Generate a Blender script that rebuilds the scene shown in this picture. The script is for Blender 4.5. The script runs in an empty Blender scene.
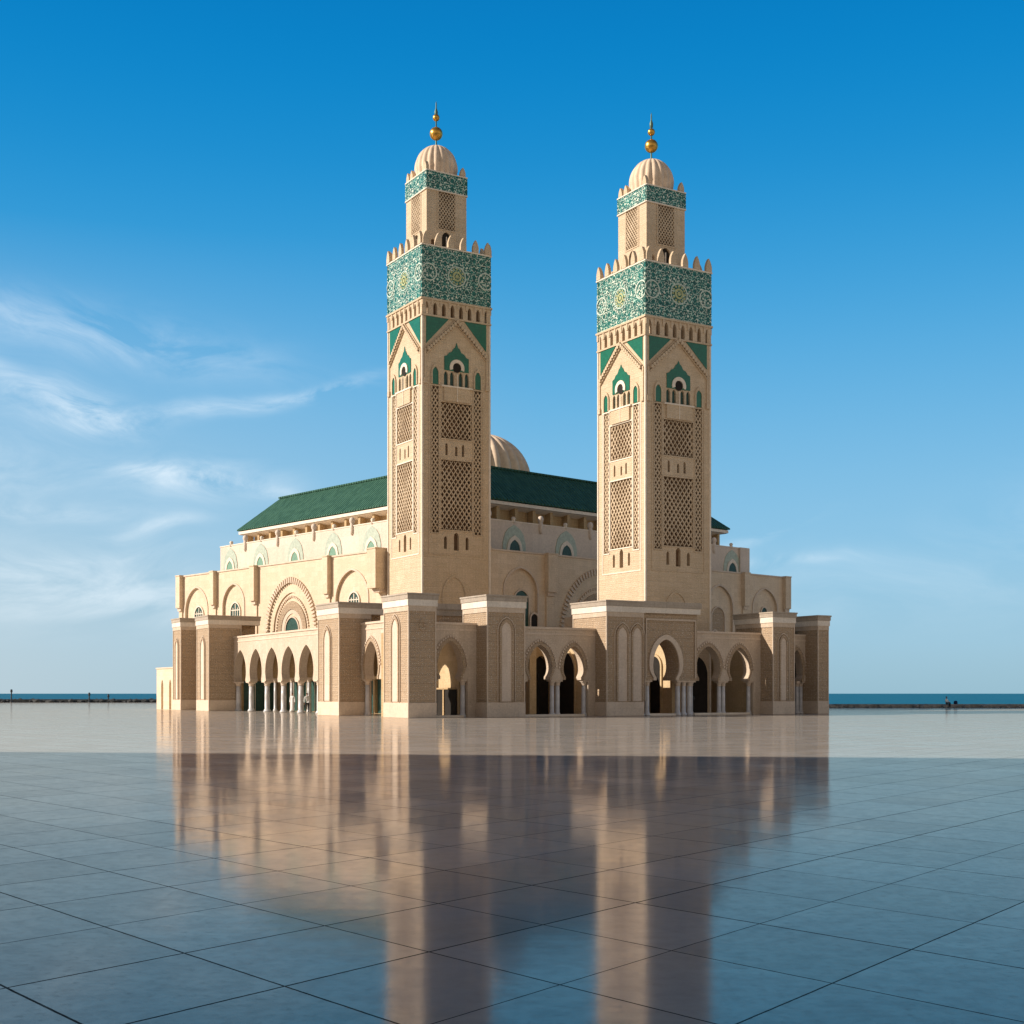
import bpy, bmesh, math, random
from mathutils import Vector, Matrix
from mathutils.geometry import tessellate_polygon
R = math.radians
random.seed(7)
SC = bpy.context.scene
COL = SC.collection

# ------------------------------------------------------------------ camera
cam_d = bpy.data.cameras.new("camera"); cam = bpy.data.objects.new("camera", cam_d); COL.objects.link(cam)
cam.location = (0, 0, 1.7); cam.rotation_euler = (R(90), 0, 0)
cam_d.sensor_width = 36; cam_d.lens = 46.93; cam_d.shift_y = 0.17725
cam_d.clip_start = 0.1; cam_d.clip_end = 60000
SC.camera = cam

# ------------------------------------------------------------------ light, sky
SUN_EL = 26.0
SKY_STRENGTH = 0.088
sd = bpy.data.lights.new("sun", 'SUN'); sd.energy = 5.0; sd.angle = R(0.55); sd.color = (1.0, 0.90, 0.80)
sun = bpy.data.objects.new("sun", sd); COL.objects.link(sun)
SUN_AZ = 8.0      # degrees nearer the viewer than due left
sdir = Vector((-math.cos(R(SUN_EL))*math.cos(R(SUN_AZ)), -math.cos(R(SUN_EL))*math.sin(R(SUN_AZ)), math.sin(R(SUN_EL))))
sun.rotation_euler = sdir.to_track_quat('Z', 'Y').to_euler()
sun.location = (-80, 60, 60)

W = bpy.data.worlds.new("World"); SC.world = W; W.use_nodes = True
nt = W.node_tree; N = nt.nodes; L = nt.links
for n in list(N): N.remove(n)
def nd(tree, t, **k):
    n = tree.nodes.new(t)
    for a, b in k.items(): setattr(n, a, b)
    return n
def mt(tree, op, a, b=None, c=None, clamp=False):
    n = tree.nodes.new('ShaderNodeMath'); n.operation = op; n.use_clamp = clamp
    for i, v in enumerate((a, b, c)):
        if v is None: continue
        if isinstance(v, (int, float)): n.inputs[i].default_value = v
        else: tree.links.new(v, n.inputs[i])
    return n.outputs[0]
out = nd(nt, 'ShaderNodeOutputWorld'); bg = nd(nt, 'ShaderNodeBackground'); bg.inputs[1].default_value = SKY_STRENGTH
sky = nd(nt, 'ShaderNodeTexSky'); sky.sky_type = 'NISHITA'; sky.sun_disc = False
sky.sun_elevation = R(SUN_EL); sky.sun_rotation = R(-98); sky.air_density = 1.0; sky.dust_density = 0.6; sky.ozone_density = 2.2
hs = nd(nt, 'ShaderNodeHueSaturation'); hs.inputs['Saturation'].default_value = 1.32; hs.inputs['Value'].default_value = 1.0
L.new(sky.outputs[0], hs.inputs['Color'])
tc = nd(nt, 'ShaderNodeTexCoord'); sp = nd(nt, 'ShaderNodeSeparateXYZ'); L.new(tc.outputs['Generated'], sp.inputs[0])
az = mt(nt, 'ARCTAN2', sp.outputs[0], sp.outputs[1]); el = mt(nt, 'ARCSINE', sp.outputs[2])
def angles(px, py):
    a = math.atan((px-512)/1335.0); e = math.atan((693.5-py)/1335.0*math.cos(a)); return a, e
# clear maritime sky: physical sky blended with the measured blue of the day, paler towards the sun side and the horizon
def wramp(fac, stops):
    r = nd(nt, 'ShaderNodeValToRGB'); L.new(fac, r.inputs[0]); e = r.color_ramp.elements; r.color_ramp.interpolation = 'B_SPLINE'
    while len(e) < len(stops): e.new(0.5)
    for i, (p_, c) in enumerate(stops): e[i].position = p_; e[i].color = (*c, 1)
    return r.outputs[0]
elf = mt(nt, 'DIVIDE', el, R(60), clamp=True)
g1 = wramp(elf, [(0, (.25, .41, .50)), (.035, (.28, .46, .58)), (.11, (.23, .46, .64)), (.24, (.060, .325, .60)), (.36, (.0, .215, .51)), (.50, (.0, .145, .42)), (.72, (.012, .055, .19)), (1, (.025, .045, .10))])
lf = mt(nt, 'MULTIPLY', mt(nt, 'MULTIPLY', mt(nt, 'SUBTRACT', .02, sp.outputs[0]), 2.0, clamp=True), mt(nt, 'SUBTRACT', 1.0, mt(nt, 'MULTIPLY', elf, 3.2), clamp=True), clamp=True)
mg = nd(nt, 'ShaderNodeMix', data_type='RGBA'); L.new(mt(nt, 'MULTIPLY', lf, .75), mg.inputs[0]); L.new(g1, mg.inputs[6]); mg.inputs[7].default_value = (.48, .55, .59, 1)
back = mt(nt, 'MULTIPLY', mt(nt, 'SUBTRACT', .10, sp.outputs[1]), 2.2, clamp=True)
g2 = wramp(elf, [(0, (.70, .61, .52)), (.3, (.55, .50, .46)), (.7, (.12, .13, .15)), (1, (.03, .045, .09))])  # unseen warm haze behind the viewer, added to lift the shaded faces
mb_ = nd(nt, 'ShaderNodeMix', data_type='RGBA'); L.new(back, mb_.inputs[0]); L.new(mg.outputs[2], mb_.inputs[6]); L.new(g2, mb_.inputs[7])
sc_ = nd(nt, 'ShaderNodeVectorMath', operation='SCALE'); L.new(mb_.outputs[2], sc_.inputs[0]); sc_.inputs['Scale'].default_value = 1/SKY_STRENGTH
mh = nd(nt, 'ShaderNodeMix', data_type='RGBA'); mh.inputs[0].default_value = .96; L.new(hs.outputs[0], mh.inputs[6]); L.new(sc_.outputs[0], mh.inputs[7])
cv = nd(nt, 'ShaderNodeCombineXYZ')
warp = nd(nt, 'ShaderNodeTexNoise'); warp.inputs['Scale'].default_value = 5.0; warp.inputs['Detail'].default_value = 3
L.new(tc.outputs['Generated'], warp.inputs['Vector'])
wv = mt(nt, 'MULTIPLY', mt(nt, 'SUBTRACT', warp.outputs['Fac'], 0.5), 0.07)
el2 = mt(nt, 'ADD', el, wv)
L.new(mt(nt, 'MULTIPLY', mt(nt, 'ADD', az, mt(nt, 'MULTIPLY', el, 0.5)), 10.0), cv.inputs[0])
L.new(mt(nt, 'MULTIPLY', el2, 27.0), cv.inputs[1])
cn = nd(nt, 'ShaderNodeTexNoise'); cn.inputs['Scale'].default_value = 1.0; cn.inputs['Detail'].default_value = 9; cn.inputs['Roughness'].default_value = 0.62
cn.inputs['Distortion'].default_value = 0.6
L.new(cv.outputs[0], cn.inputs['Vector'])
wisps = mt(nt, 'MULTIPLY', mt(nt, 'SUBTRACT', cn.outputs['Fac'], 0.38), 3.8, clamp=True)
total = None
#        px   py  half-length half-width  tilt(deg, + = down to the right)  strength
for px, py, hl, hw, tilt, st in [(75, 330, 150, 24, 7, .34), (200, 345, 60, 14, 8, .14), (85, 403, 44, 15, 14, 1.0), (5, 385, 45, 16, 22, .5), (230, 402, 110, 9, -9, .36),
                                 (330, 388, 50, 6, -12, .3), (205, 484, 62, 17, 4, .8), (150, 470, 40, 7, 5, .3), (150, 536, 45, 8, -8, .42), (60, 510, 80, 9, 4, .3),
                                 (70, 592, 170, 30, 0, .34), (55, 560, 110, 8, 0, .22), (250, 492, 60, 6, 12, .3), (745, 536, 60, 6, -14, .26), (800, 562, 90, 7, 2, .18), (560, 590, 600, 36, 0, .13), (-150, 450, 160, 50, 5, .5), (1250, 480, 160, 40, -8, .4)]:
    a0, e0 = angles(px, py); t = R(tilt)
    da = mt(nt, 'SUBTRACT', az, a0); de = mt(nt, 'SUBTRACT', el2 if hl < 130 else el, e0 + 0.0)
    uu = mt(nt, 'ADD', mt(nt, 'MULTIPLY', da, math.cos(t)), mt(nt, 'MULTIPLY', de, -math.sin(t)))
    vv = mt(nt, 'ADD', mt(nt, 'MULTIPLY', da, math.sin(t)), mt(nt, 'MULTIPLY', de, math.cos(t)))
    q = mt(nt, 'ADD', mt(nt, 'POWER', mt(nt, 'ABSOLUTE', mt(nt, 'DIVIDE', uu, hl/1335.0)), 2.0), mt(nt, 'POWER', mt(nt, 'ABSOLUTE', mt(nt, 'DIVIDE', vv, hw/1335.0)), 2.0))
    g = mt(nt, 'MULTIPLY', mt(nt, 'EXPONENT', mt(nt, 'MULTIPLY', q, -1.0)), st)
    total = g if total is None else mt(nt, 'ADD', total, g)
cm = mt(nt, 'MULTIPLY', total, wisps, clamp=True)
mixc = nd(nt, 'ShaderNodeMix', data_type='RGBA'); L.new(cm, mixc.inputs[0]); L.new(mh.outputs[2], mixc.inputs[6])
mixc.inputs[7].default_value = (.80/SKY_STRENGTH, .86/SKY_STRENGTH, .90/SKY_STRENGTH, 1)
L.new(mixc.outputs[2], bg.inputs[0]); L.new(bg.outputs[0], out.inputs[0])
SC.view_settings.view_transform = 'Standard'; SC.view_settings.look = 'None'; SC.view_settings.gamma = 1
SC.view_settings.use_curve_mapping = False; SC.view_settings.exposure = 0.34

# ------------------------------------------------------------------ materials
def new_mat(name):
    m = bpy.data.materials.new(name); m.use_nodes = True
    t = m.node_tree; p = t.nodes['Principled BSDF']; return m, t, p
def ramp(t, fac, stops):
    r = t.nodes.new('ShaderNodeValToRGB'); t.links.new(fac, r.inputs[0])
    e = r.color_ramp.elements
    while len(e) < len(stops): e.new(0.5)
    for i, (pos, c) in enumerate(stops):
        e[i].position = pos; e[i].color = (c[0], c[1], c[2], 1) if not isinstance(c, (int, float)) else (c, c, c, 1)
    return r.outputs[0]
def mixrgb(t, fac, a, b, mode='MIX'):
    n = t.nodes.new('ShaderNodeMix'); n.data_type = 'RGBA'; n.blend_type = mode
    for i, v in ((0, fac), (6, a), (7, b)):
        if isinstance(v, (int, float)): n.inputs[i].default_value = v
        elif isinstance(v, tuple): n.inputs[i].default_value = (v[0], v[1], v[2], 1)
        else: t.links.new(v, n.inputs[i])
    return n.outputs[2]
def facade_coords(t):
    """(along the wall, height, 0) whichever way the wall faces, from object coordinates"""
    tc = t.nodes.new('ShaderNodeTexCoord'); s = t.nodes.new('ShaderNodeSeparateXYZ'); t.links.new(tc.outputs['Object'], s.inputs[0])
    ns = t.nodes.new('ShaderNodeSeparateXYZ'); t.links.new(tc.outputs['Normal'], ns.inputs[0])
    k = mt(t, 'GREATER_THAN', mt(t, 'ABSOLUTE', ns.outputs[0]), mt(t, 'ABSOLUTE', ns.outputs[1]))
    a = mt(t, 'ADD', mt(t, 'MULTIPLY', s.outputs[1], k), mt(t, 'MULTIPLY', s.outputs[0], mt(t, 'SUBTRACT', 1.0, k)))
    c = t.nodes.new('ShaderNodeCombineXYZ'); t.links.new(a, c.inputs[0]); t.links.new(s.outputs[2], c.inputs[1]); t.links.new(mt(t, 'MULTIPLY', k, 13.7), c.inputs[2])
    return tc, c.outputs[0], a, s.outputs[2]
def noise(t, vec, scale, detail=4, rough=.55):
    n = t.nodes.new('ShaderNodeTexNoise'); n.inputs['Scale'].default_value = scale; n.inputs['Detail'].default_value = detail
    n.inputs['Roughness'].default_value = rough; t.links.new(vec, n.inputs['Vector']); return n.outputs['Fac']
def vmap(t, vec, s):
    n = t.nodes.new('ShaderNodeMapping'); n.inputs['Scale'].default_value = s; t.links.new(vec, n.inputs['Vector']); return n.outputs[0]

def stone(name, c1, c2, mortar, bw=.9, bh=.38, carve=0.0, cscale=2.6, bump=.25, rough=.8, stain=.35, ccol=None, stripes=False):
    m, t, p = new_mat(name); tc, v, a, z = facade_coords(t)
    br = t.nodes.new('ShaderNodeTexBrick'); t.links.new(v, br.inputs['Vector'])
    br.inputs['Color1'].default_value = (c1[0]*.88, c1[1]*.86, c1[2]*.83, 1); br.inputs['Color2'].default_value = (*c2, 1); br.inputs['Mortar'].default_value = (*mortar, 1)
    br.inputs['Scale'].default_value = 1.0; br.inputs['Brick Width'].default_value = bw; br.inputs['Row Height'].default_value = bh
    br.inputs['Mortar Size'].default_value = .012; br.inputs['Mortar Smooth'].default_value = .3; br.inputs['Bias'].default_value = -.1
    col = br.outputs['Color']
    big = noise(t, tc.outputs['Object'], .22, 5, .6)
    col = mixrgb(t, mt(t, 'MULTIPLY', ramp(t, big, [(.38, 0.0), (.66, 1.0)]), stain), col, tuple(x*y for x, y in zip(c1, (.74, .67, .58))))
    streak = noise(t, vmap(t, v, (1.6, .12, 1)), 1.0, 5, .6)
    col = mixrgb(t, mt(t, 'MULTIPLY', ramp(t, streak, [(.46, 0.0), (.68, 1.0)]), stain*1.25), col, tuple(x*.62 for x in c1))
    fine = noise(t, tc.outputs['Object'], 7.0, 4, .7)
    col = mixrgb(t, .38, col, ramp(t, fine, [(.3, tuple(x*.62 for x in c1)), (.7, tuple(min(1, x*1.15) for x in c2))]))
    h = mt(t, 'ADD', mt(t, 'MULTIPLY', br.outputs['Fac'], -.6), mt(t, 'MULTIPLY', fine, .5))
    if carve > 0:
        vo = t.nodes.new('ShaderNodeTexVoronoi'); vo.feature = 'DISTANCE_TO_EDGE'; vo.inputs['Scale'].default_value = cscale; vo.inputs['Randomness'].default_value = .55
        t.links.new(v, vo.inputs['Vector'])
        vo2 = t.nodes.new('ShaderNodeTexVoronoi'); vo2.feature = 'F1'; vo2.inputs['Scale'].default_value = cscale*2.1; vo2.inputs['Randomness'].default_value = .35
        t.links.new(v, vo2.inputs['Vector'])
        cut = mt(t, 'MULTIPLY', ramp(t, vo.outputs['Distance'], [(.03, 0.0), (.12, 1.0)]), ramp(t, vo2.outputs['Distance'], [(.2, 1.0), (.48, 0.0)]))
        cc = ccol or tuple(x*y for x, y in zip(c1, (.52, .44, .36)))
        col = mixrgb(t, mt(t, 'MULTIPLY', mt(t, 'SUBTRACT', 1.0, cut), carve), col, cc)
        h = mt(t, 'ADD', h, mt(t, 'MULTIPLY', cut, 1.6))
    t.links.new(col, p.inputs['Base Color'])
    b = t.nodes.new('ShaderNodeBump'); b.inputs['Strength'].default_value = bump; b.inputs['Distance'].default_value = .05
    t.links.new(h, b.inputs['Height']); t.links.new(b.outputs[0], p.inputs['Normal'])
    p.inputs['Roughness'].default_value = rough; p.inputs['Specular IOR Level'].default_value = .25
    return m
def plain(name, c, rough=.6, spec=.3, metal=0, var=.2, scale=3.0, bump=.15):
    m, t, p = new_mat(name); tc = t.nodes.new('ShaderNodeTexCoord')
    n = noise(t, tc.outputs['Object'], scale, 5, .6)
    t.links.new(ramp(t, n, [(.3, tuple(x*(1-var) for x in c)), (.7, tuple(min(1, x*(1+var*.6)) for x in c))]), p.inputs['Base Color'])
    p.inputs['Roughness'].default_value = rough; p.inputs['Metallic'].default_value = metal; p.inputs['Specular IOR Level'].default_value = spec
    if bump:
        b = t.nodes.new('ShaderNodeBump'); b.inputs['Strength'].default_value = bump; b.inputs['Distance'].default_value = .02
        t.links.new(noise(t, tc.outputs['Object'], scale*6, 3), b.inputs['Height']); t.links.new(b.outputs[0], p.inputs['Normal'])
    return m

M = {}
cream = ((.66, .50, .345), (.70, .545, .39))
M['hall'] = stone('cream_travertine', (.75, .60, .425), (.79, .645, .475), (.62, .48, .32), 1.1, .45, stain=.30, carve=.10, cscale=2.6)
M['tower'] = stone('minaret_travertine', (.72, .575, .395), (.775, .625, .445), (.58, .44, .285), .95, .42, stain=.34, carve=.30, cscale=3.0, bump=.5)
M['carved'] = stone('carved_travertine', (.72, .585, .43), (.76, .625, .47), (.62, .49, .355), .9, .6, carve=.85, cscale=3.3, bump=.8)
M['arcade'] = stone('arcade_travertine', (.69, .57, .44), (.73, .61, .48), (.56, .45, .34), .5, .9, carve=.32, cscale=4.0, stain=.3)
M['plinth'] = stone('plinth_stone', (.68, .55, .42), (.72, .59, .46), (.52, .41, .31), 1.6, .55, stain=.3)
M['white'] = stone('white_band_marble', (.76, .68, .57), (.80, .72, .61), (.6, .53, .45), 1.8, .6, stain=.25, bump=.1)
M['cornice'] = stone('cornice_stone', (.44, .37, .29), (.48, .41, .33), (.3, .25, .19), 1.2, .45, stain=.5)
M['niche'] = stone('niche_marble', (.70, .58, .46), (.74, .62, .50), (.6, .48, .38), .6, 1.2, stain=.2, carve=.12, cscale=3.5, bump=.2)
M['clerestory'] = stone('clerestory_plaster', (.70, .585, .475), (.73, .62, .51), (.60, .49, .39), 2.6, 3.4, stain=.25)
M['palegreen'] = plain('pale_green_faience', (.42, .47, .37), .5, .4, var=.22, scale=4)
M['trim'] = plain('pale_trim_stone', (.76, .66, .53), .7, .25, var=.12)
M['column'] = plain('grey_white_marble', (.60, .58, .56), .3, .4, var=.18, scale=2.2, bump=.03)
M['inner'] = stone('gallery_and_eaves_shade_stone', (.56, .40, .215), (.60, .44, .25), (.44, .30, .16), 1.0, .4, carve=.3, cscale=2.2)  # gallery stone; on the eaves its darker tone stands in for shade
M['golden'] = stone('golden_cross_wall_stone', (.66, .50, .29), (.70, .54, .33), (.52, .38, .21), .9, .45, carve=.15)
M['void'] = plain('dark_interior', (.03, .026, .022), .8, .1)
M['door'] = plain('dark_bronze_door', (.035, .032, .03), .45, .5, var=.4)
M['glass'] = plain('dark_green_glass', (.035, .085, .07), .35, .25, var=.35, scale=5, bump=.02)
M['recess_shade'] = plain('lattice_shade_backing', (.19, .115, .065), .9, .1, var=.3)  # dark brown stands in for deep shade inside the openings
M['gold'] = plain('gilded_copper', (.62, .33, .06), .32, .5, metal=.85, var=.2)
M['patina'] = plain('green_patina_copper', (.09, .16, .12), .5, .5, metal=.4, var=.3)
M['dome'] = plain('dome_stone', (.68, .52, .37), .7, .25, var=.2, scale=1.5)
M['rock'] = plain('dark_wet_rock', (.05, .052, .05), .8, .3, var=.6, scale=1.2)
M['seawall'] = plain('grey_breakwater_stone', (.30, .27, .23), .85, .2, var=.5, scale=1.5)
M['darkmetal'] = plain('dark_painted_metal', (.03, .035, .04), .5, .4)
M['skin'] = plain('skin', (.35, .19, .12), .6, .3, var=.08)
M['hair'] = plain('dark_hair', (.02, .016, .012), .6, .3)
M['robe'] = plain('white_cotton', (.74, .72, .68), .9, .1, var=.08)
M['navy'] = plain('navy_cloth', (.02, .035, .09), .9, .1)
M['charcoal'] = plain('charcoal_cloth', (.03, .03, .032), .9, .1)
M['shadebld'] = stone('shade_block_stone', (.30, .24, .18), (.33, .27, .2), (.2, .16, .12), 1.4, .6)

def green_tile(name, c, dark, scale):
    m, t, p = new_mat(name); tc, v, a, z = facade_coords(t)
    br = t.nodes.new('ShaderNodeTexBrick'); t.links.new(v, br.inputs['Vector'])
    br.inputs['Color1'].default_value = (*c, 1); br.inputs['Color2'].default_value = (*dark, 1); br.inputs['Mortar'].default_value = tuple(x*.5 for x in dark)+(1,)
    br.inputs['Scale'].default_value = 1; br.inputs['Brick Width'].default_value = scale; br.inputs['Row Height'].default_value = scale; br.inputs['Mortar Size'].default_value = .008
    n = noise(t, tc.outputs['Object'], 2.0, 5, .6)
    t.links.new(mixrgb(t, mt(t, 'MULTIPLY', n, .5), br.outputs['Color'], tuple(x*1.25 for x in c)), p.inputs['Base Color'])
    p.inputs['Roughness'].default_value = .32; p.inputs['Specular IOR Level'].default_value = .45
    return m
M['green'] = green_tile('green_glazed_tile', (.005, .135, .080), (.003, .100, .060), .22)

def zellige():
    """eight-pointed star mosaic: interlocking pale rings and stars on green, broken up by small chips"""
    m, t, p = new_mat('zellige_mosaic'); tc, v, a, z = facade_coords(t)
    def cell(per, off):
        q1 = mt(t, 'SUBTRACT', mt(t, 'FRACT', mt(t, 'ADD', mt(t, 'DIVIDE', a, per), off)), .5)
        q2 = mt(t, 'SUBTRACT', mt(t, 'FRACT', mt(t, 'ADD', mt(t, 'DIVIDE', z, per), off)), .5)
        r = mt(t, 'SQRT', mt(t, 'ADD', mt(t, 'MULTIPLY', q1, q1), mt(t, 'MULTIPLY', q2, q2))); th = mt(t, 'ARCTAN2', q2, q1)
        return r, th
    def band(x, lo, hi): return mt(t, 'MULTIPLY', mt(t, 'GREATER_THAN', x, lo), mt(t, 'LESS_THAN', x, hi))
    r, th = cell(1.44, .0); star = mt(t, 'MULTIPLY', r, mt(t, 'ADD', 1.0, mt(t, 'MULTIPLY', mt(t, 'COSINE', mt(t, 'MULTIPLY', th, 8.0)), .22)))
    r2, th2 = cell(1.44, .5); star2 = mt(t, 'MULTIPLY', r2, mt(t, 'ADD', 1.0, mt(t, 'MULTIPLY', mt(t, 'COSINE', mt(t, 'MULTIPLY', th2, 6.0)), .30)))
    pale = mt(t, 'MAXIMUM', band(star, .335, .395), mt(t, 'MAXIMUM', band(star, .15, .20), mt(t, 'MAXIMUM', band(star2, .19, .25), mt(t, 'LESS_THAN', star2, .07))))
    vf = t.nodes.new('ShaderNodeTexVoronoi'); vf.feature = 'F1'; vf.inputs['Scale'].default_value = 5.2; vf.inputs['Randomness'].default_value = .9; t.links.new(v, vf.inputs['Vector'])
    chips = ramp(t, vf.outputs['Distance'], [(.20, 1.0), (.28, 0.0)])
    brk = ramp(t, noise(t, v, 3.1, 3, .7), [(.38, 0.0), (.50, 1.0)])
    pale = mt(t, 'MAXIMUM', mt(t, 'MULTIPLY', pale, brk), mt(t, 'MULTIPLY', chips, .55))
    g = ramp(t, noise(t, v, 2.6, 3), [(.35, (.0, .055, .045)), (.65, (.003, .145, .115))])
    pc = ramp(t, noise(t, v, 5.0, 2), [(.38, (.25, .50, .40)), (.62, (.80, .77, .62))])
    t.links.new(mixrgb(t, pale, g, pc), p.inputs['Base Color'])
    p.inputs['Roughness'].default_value = .38; p.inputs['Specular IOR Level'].default_value = .35
    b = t.nodes.new('ShaderNodeBump'); b.inputs['Strength'].default_value = .4; b.inputs['Distance'].default_value = .03; t.links.new(pale, b.inputs['Height']); t.links.new(b.outputs[0], p.inputs['Normal'])
    return m
M['zellige'] = zellige()
M['rosette'] = plain('yellow_cream_mosaic', (.42, .44, .20), .45, .4, var=.35, scale=8)
M['ringwhite'] = plain('pale_mosaic_ring', (.55, .62, .52), .45, .4, var=.25, scale=8)

def roof_mat():
    m, t, p = new_mat('green_roof_tile'); tc = t.nodes.new('ShaderNodeTexCoord'); s = t.nodes.new('ShaderNodeSeparateXYZ'); t.links.new(tc.outputs['Object'], s.inputs[0])
    ns = t.nodes.new('ShaderNodeSeparateXYZ'); t.links.new(tc.outputs['Normal'], ns.inputs[0])
    k = mt(t, 'GREATER_THAN', mt(t, 'ABSOLUTE', ns.outputs[0]), mt(t, 'ABSOLUTE', ns.outputs[1]))
    a = mt(t, 'ADD', mt(t, 'MULTIPLY', s.outputs[1], k), mt(t, 'MULTIPLY', s.outputs[0], mt(t, 'SUBTRACT', 1.0, k)))
    wave = mt(t, 'ABSOLUTE', mt(t, 'SINE', mt(t, 'MULTIPLY', a, math.pi/.45)))
    n = noise(t, tc.outputs['Object'], .5, 6, .65)
    cmb = t.nodes.new('ShaderNodeCombineXYZ'); t.links.new(mt(t, 'FLOOR', mt(t, 'DIVIDE', a, .45)), cmb.inputs[0]); t.links.new(mt(t, 'FLOOR', mt(t, 'MULTIPLY', s.outputs[2], 2.6)), cmb.inputs[1])
    wn = t.nodes.new('ShaderNodeTexWhiteNoise'); t.links.new(cmb.outputs[0], wn.inputs['Vector'])
    c = ramp(t, n, [(.3, (.027, .083, .053)), (.7, (.046, .120, .077))])
    c = mixrgb(t, .45, c, ramp(t, wn.outputs['Value'], [(0, (.022, .075, .048)), (1, (.060, .150, .098))]))
    t.links.new(c, p.inputs['Base Color']); p.inputs['Roughness'].default_value = .65; p.inputs['Specular IOR Level'].default_value = .15
    b = t.nodes.new('ShaderNodeBump'); b.inputs['Strength'].default_value = 1.0; b.inputs['Distance'].default_value = .16; t.links.new(wave, b.inputs['Height']); t.links.new(b.outputs[0], p.inputs['Normal'])
    return m
M['roof'] = roof_mat()

def floor_mat():
    m, t, p = new_mat('polished_marble_paving'); tc = t.nodes.new('ShaderNodeTexCoord'); s = t.nodes.new('ShaderNodeSeparateXYZ'); t.links.new(tc.outputs['Object'], s.inputs[0])
    # slab joints run along two directions d1, d2 (a lozenge bond); solve P = P0 + i*p*d1 + j*p*d2
    d1 = (-.640, .768); d2 = (.600, .800); pch = 1.29; P0 = (-1.32, 7.75)
    det = d1[0]*d2[1]-d2[0]*d1[1]
    X = mt(t, 'SUBTRACT', s.outputs[0], P0[0]); Y = mt(t, 'SUBTRACT', s.outputs[1], P0[1])
    i = mt(t, 'ADD', mt(t, 'MULTIPLY', X, d2[1]/det/pch), mt(t, 'MULTIPLY', Y, -d2[0]/det/pch))
    j = mt(t, 'ADD', mt(t, 'MULTIPLY', X, -d1[1]/det/pch), mt(t, 'MULTIPLY', Y, d1[0]/det/pch))
    wob = noise(t, tc.outputs['Object'], 6.0, 3)
    def joint(c, seed):
        c2 = mt(t, 'ADD', c, mt(t, 'MULTIPLY', mt(t, 'SUBTRACT', wob, .5), .006))
        near = mt(t, 'ROUND', c2); d = mt(t, 'ABSOLUTE', mt(t, 'SUBTRACT', c2, near))
        w = t.nodes.new('ShaderNodeTexWhiteNoise'); w.noise_dimensions = '1D'; t.links.new(mt(t, 'ADD', near, seed), w.inputs['W'])
        wid = mt(t, 'ADD', .0042, mt(t, 'MULTIPLY', w.outputs['Value'], .0036))
        return mt(t, 'LESS_THAN', d, wid), mt(t, 'FLOOR', c2)
    j1, fi = joint(i, 3.3); j2, fj = joint(j, 17.1)
    J = mt(t, 'MAXIMUM', j1, j2)
    cmb = t.nodes.new('ShaderNodeCombineXYZ'); t.links.new(fi, cmb.inputs[0]); t.links.new(fj, cmb.inputs[1])
    wn = t.nodes.new('ShaderNodeTexWhiteNoise'); t.links.new(cmb.outputs[0], wn.inputs['Vector'])
    base = ramp(t, wn.outputs['Value'], [(0, (.47, .41, .33)), (1, (.58, .51, .42))])
    big = noise(t, tc.outputs['Object'], .45, 6, .62); mid = noise(t, tc.outputs['Object'], 4.6, 8, .72); fine = noise(t, tc.outputs['Object'], 22.0, 4, .7)
    base = mixrgb(t, mt(t, 'MULTIPLY', ramp(t, mid, [(.42, 0.0), (.72, 1.0)]), .45), base, (.31, .265, .22))
    base = mixrgb(t, mt(t, 'MULTIPLY', ramp(t, big, [(.40, 0.0), (.7, 1.0)]), .4), base, (.54, .49, .44))
    base = mixrgb(t, mt(t, 'MULTIPLY', ramp(t, fine, [(.66, 0.0), (.74, 1.0)]), .35), base, (.10, .085, .07))
    base = mixrgb(t, mt(t, 'MULTIPLY', J, .92), base, (.018, .016, .014))
    r = mt(t, 'ADD', .026, mt(t, 'ADD', mt(t, 'MULTIPLY', mid, .075), mt(t, 'MULTIPLY', wn.outputs['Value'], .03))); r = mt(t, 'ADD', r, mt(t, 'MULTIPLY', ramp(t, big, [(.35, 0.0), (.7, 1.0)]), .025))
    wav = noise(t, vmap(t, tc.outputs['Object'], (.35, 1.0, 1)), 1.3, 3, .5)
    b = t.nodes.new('ShaderNodeBump'); b.inputs['Strength'].default_value = 1.0; b.inputs['Distance'].default_value = .0016; t.links.new(wav, b.inputs['Height'])
    b2 = t.nodes.new('ShaderNodeBump'); b2.inputs['Strength'].default_value = .35; b2.inputs['Distance'].default_value = .004; t.links.new(mt(t, 'SUBTRACT', mt(t, 'ADD', mt(t, 'MULTIPLY', mid, .22), mt(t, 'MULTIPLY', fine, .10)), J), b2.inputs['Height'])
    t.links.new(b.outputs[0], b2.inputs['Normal'])
    # honed stone under a thin polish: diffuse body plus a Fresnel-weighted mirror layer that never becomes total
    df = t.nodes.new('ShaderNodeBsdfDiffuse'); gl = t.nodes.new('ShaderNodeBsdfGlossy'); mx = t.nodes.new('ShaderNodeMixShader'); fr = t.nodes.new('ShaderNodeFresnel'); fr.inputs['IOR'].default_value = 1.5
    t.links.new(base, df.inputs['Color']); t.links.new(b2.outputs[0], gl.inputs['Normal']); t.links.new(r, gl.inputs['Roughness']); t.links.new(mixrgb(t, mt(t, 'MAXIMUM', mt(t, 'MULTIPLY', ramp(t, mid, [(.45, 0.0), (.72, 1.0)]), .40), mt(t, 'MULTIPLY', ramp(t, noise(t, tc.outputs['Object'], 13.0, 6, .75), [(.50, 0.0), (.66, 1.0)]), .75)), (1.0, .915, .81), (.54, .49, .42)), gl.inputs['Color'])
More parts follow.
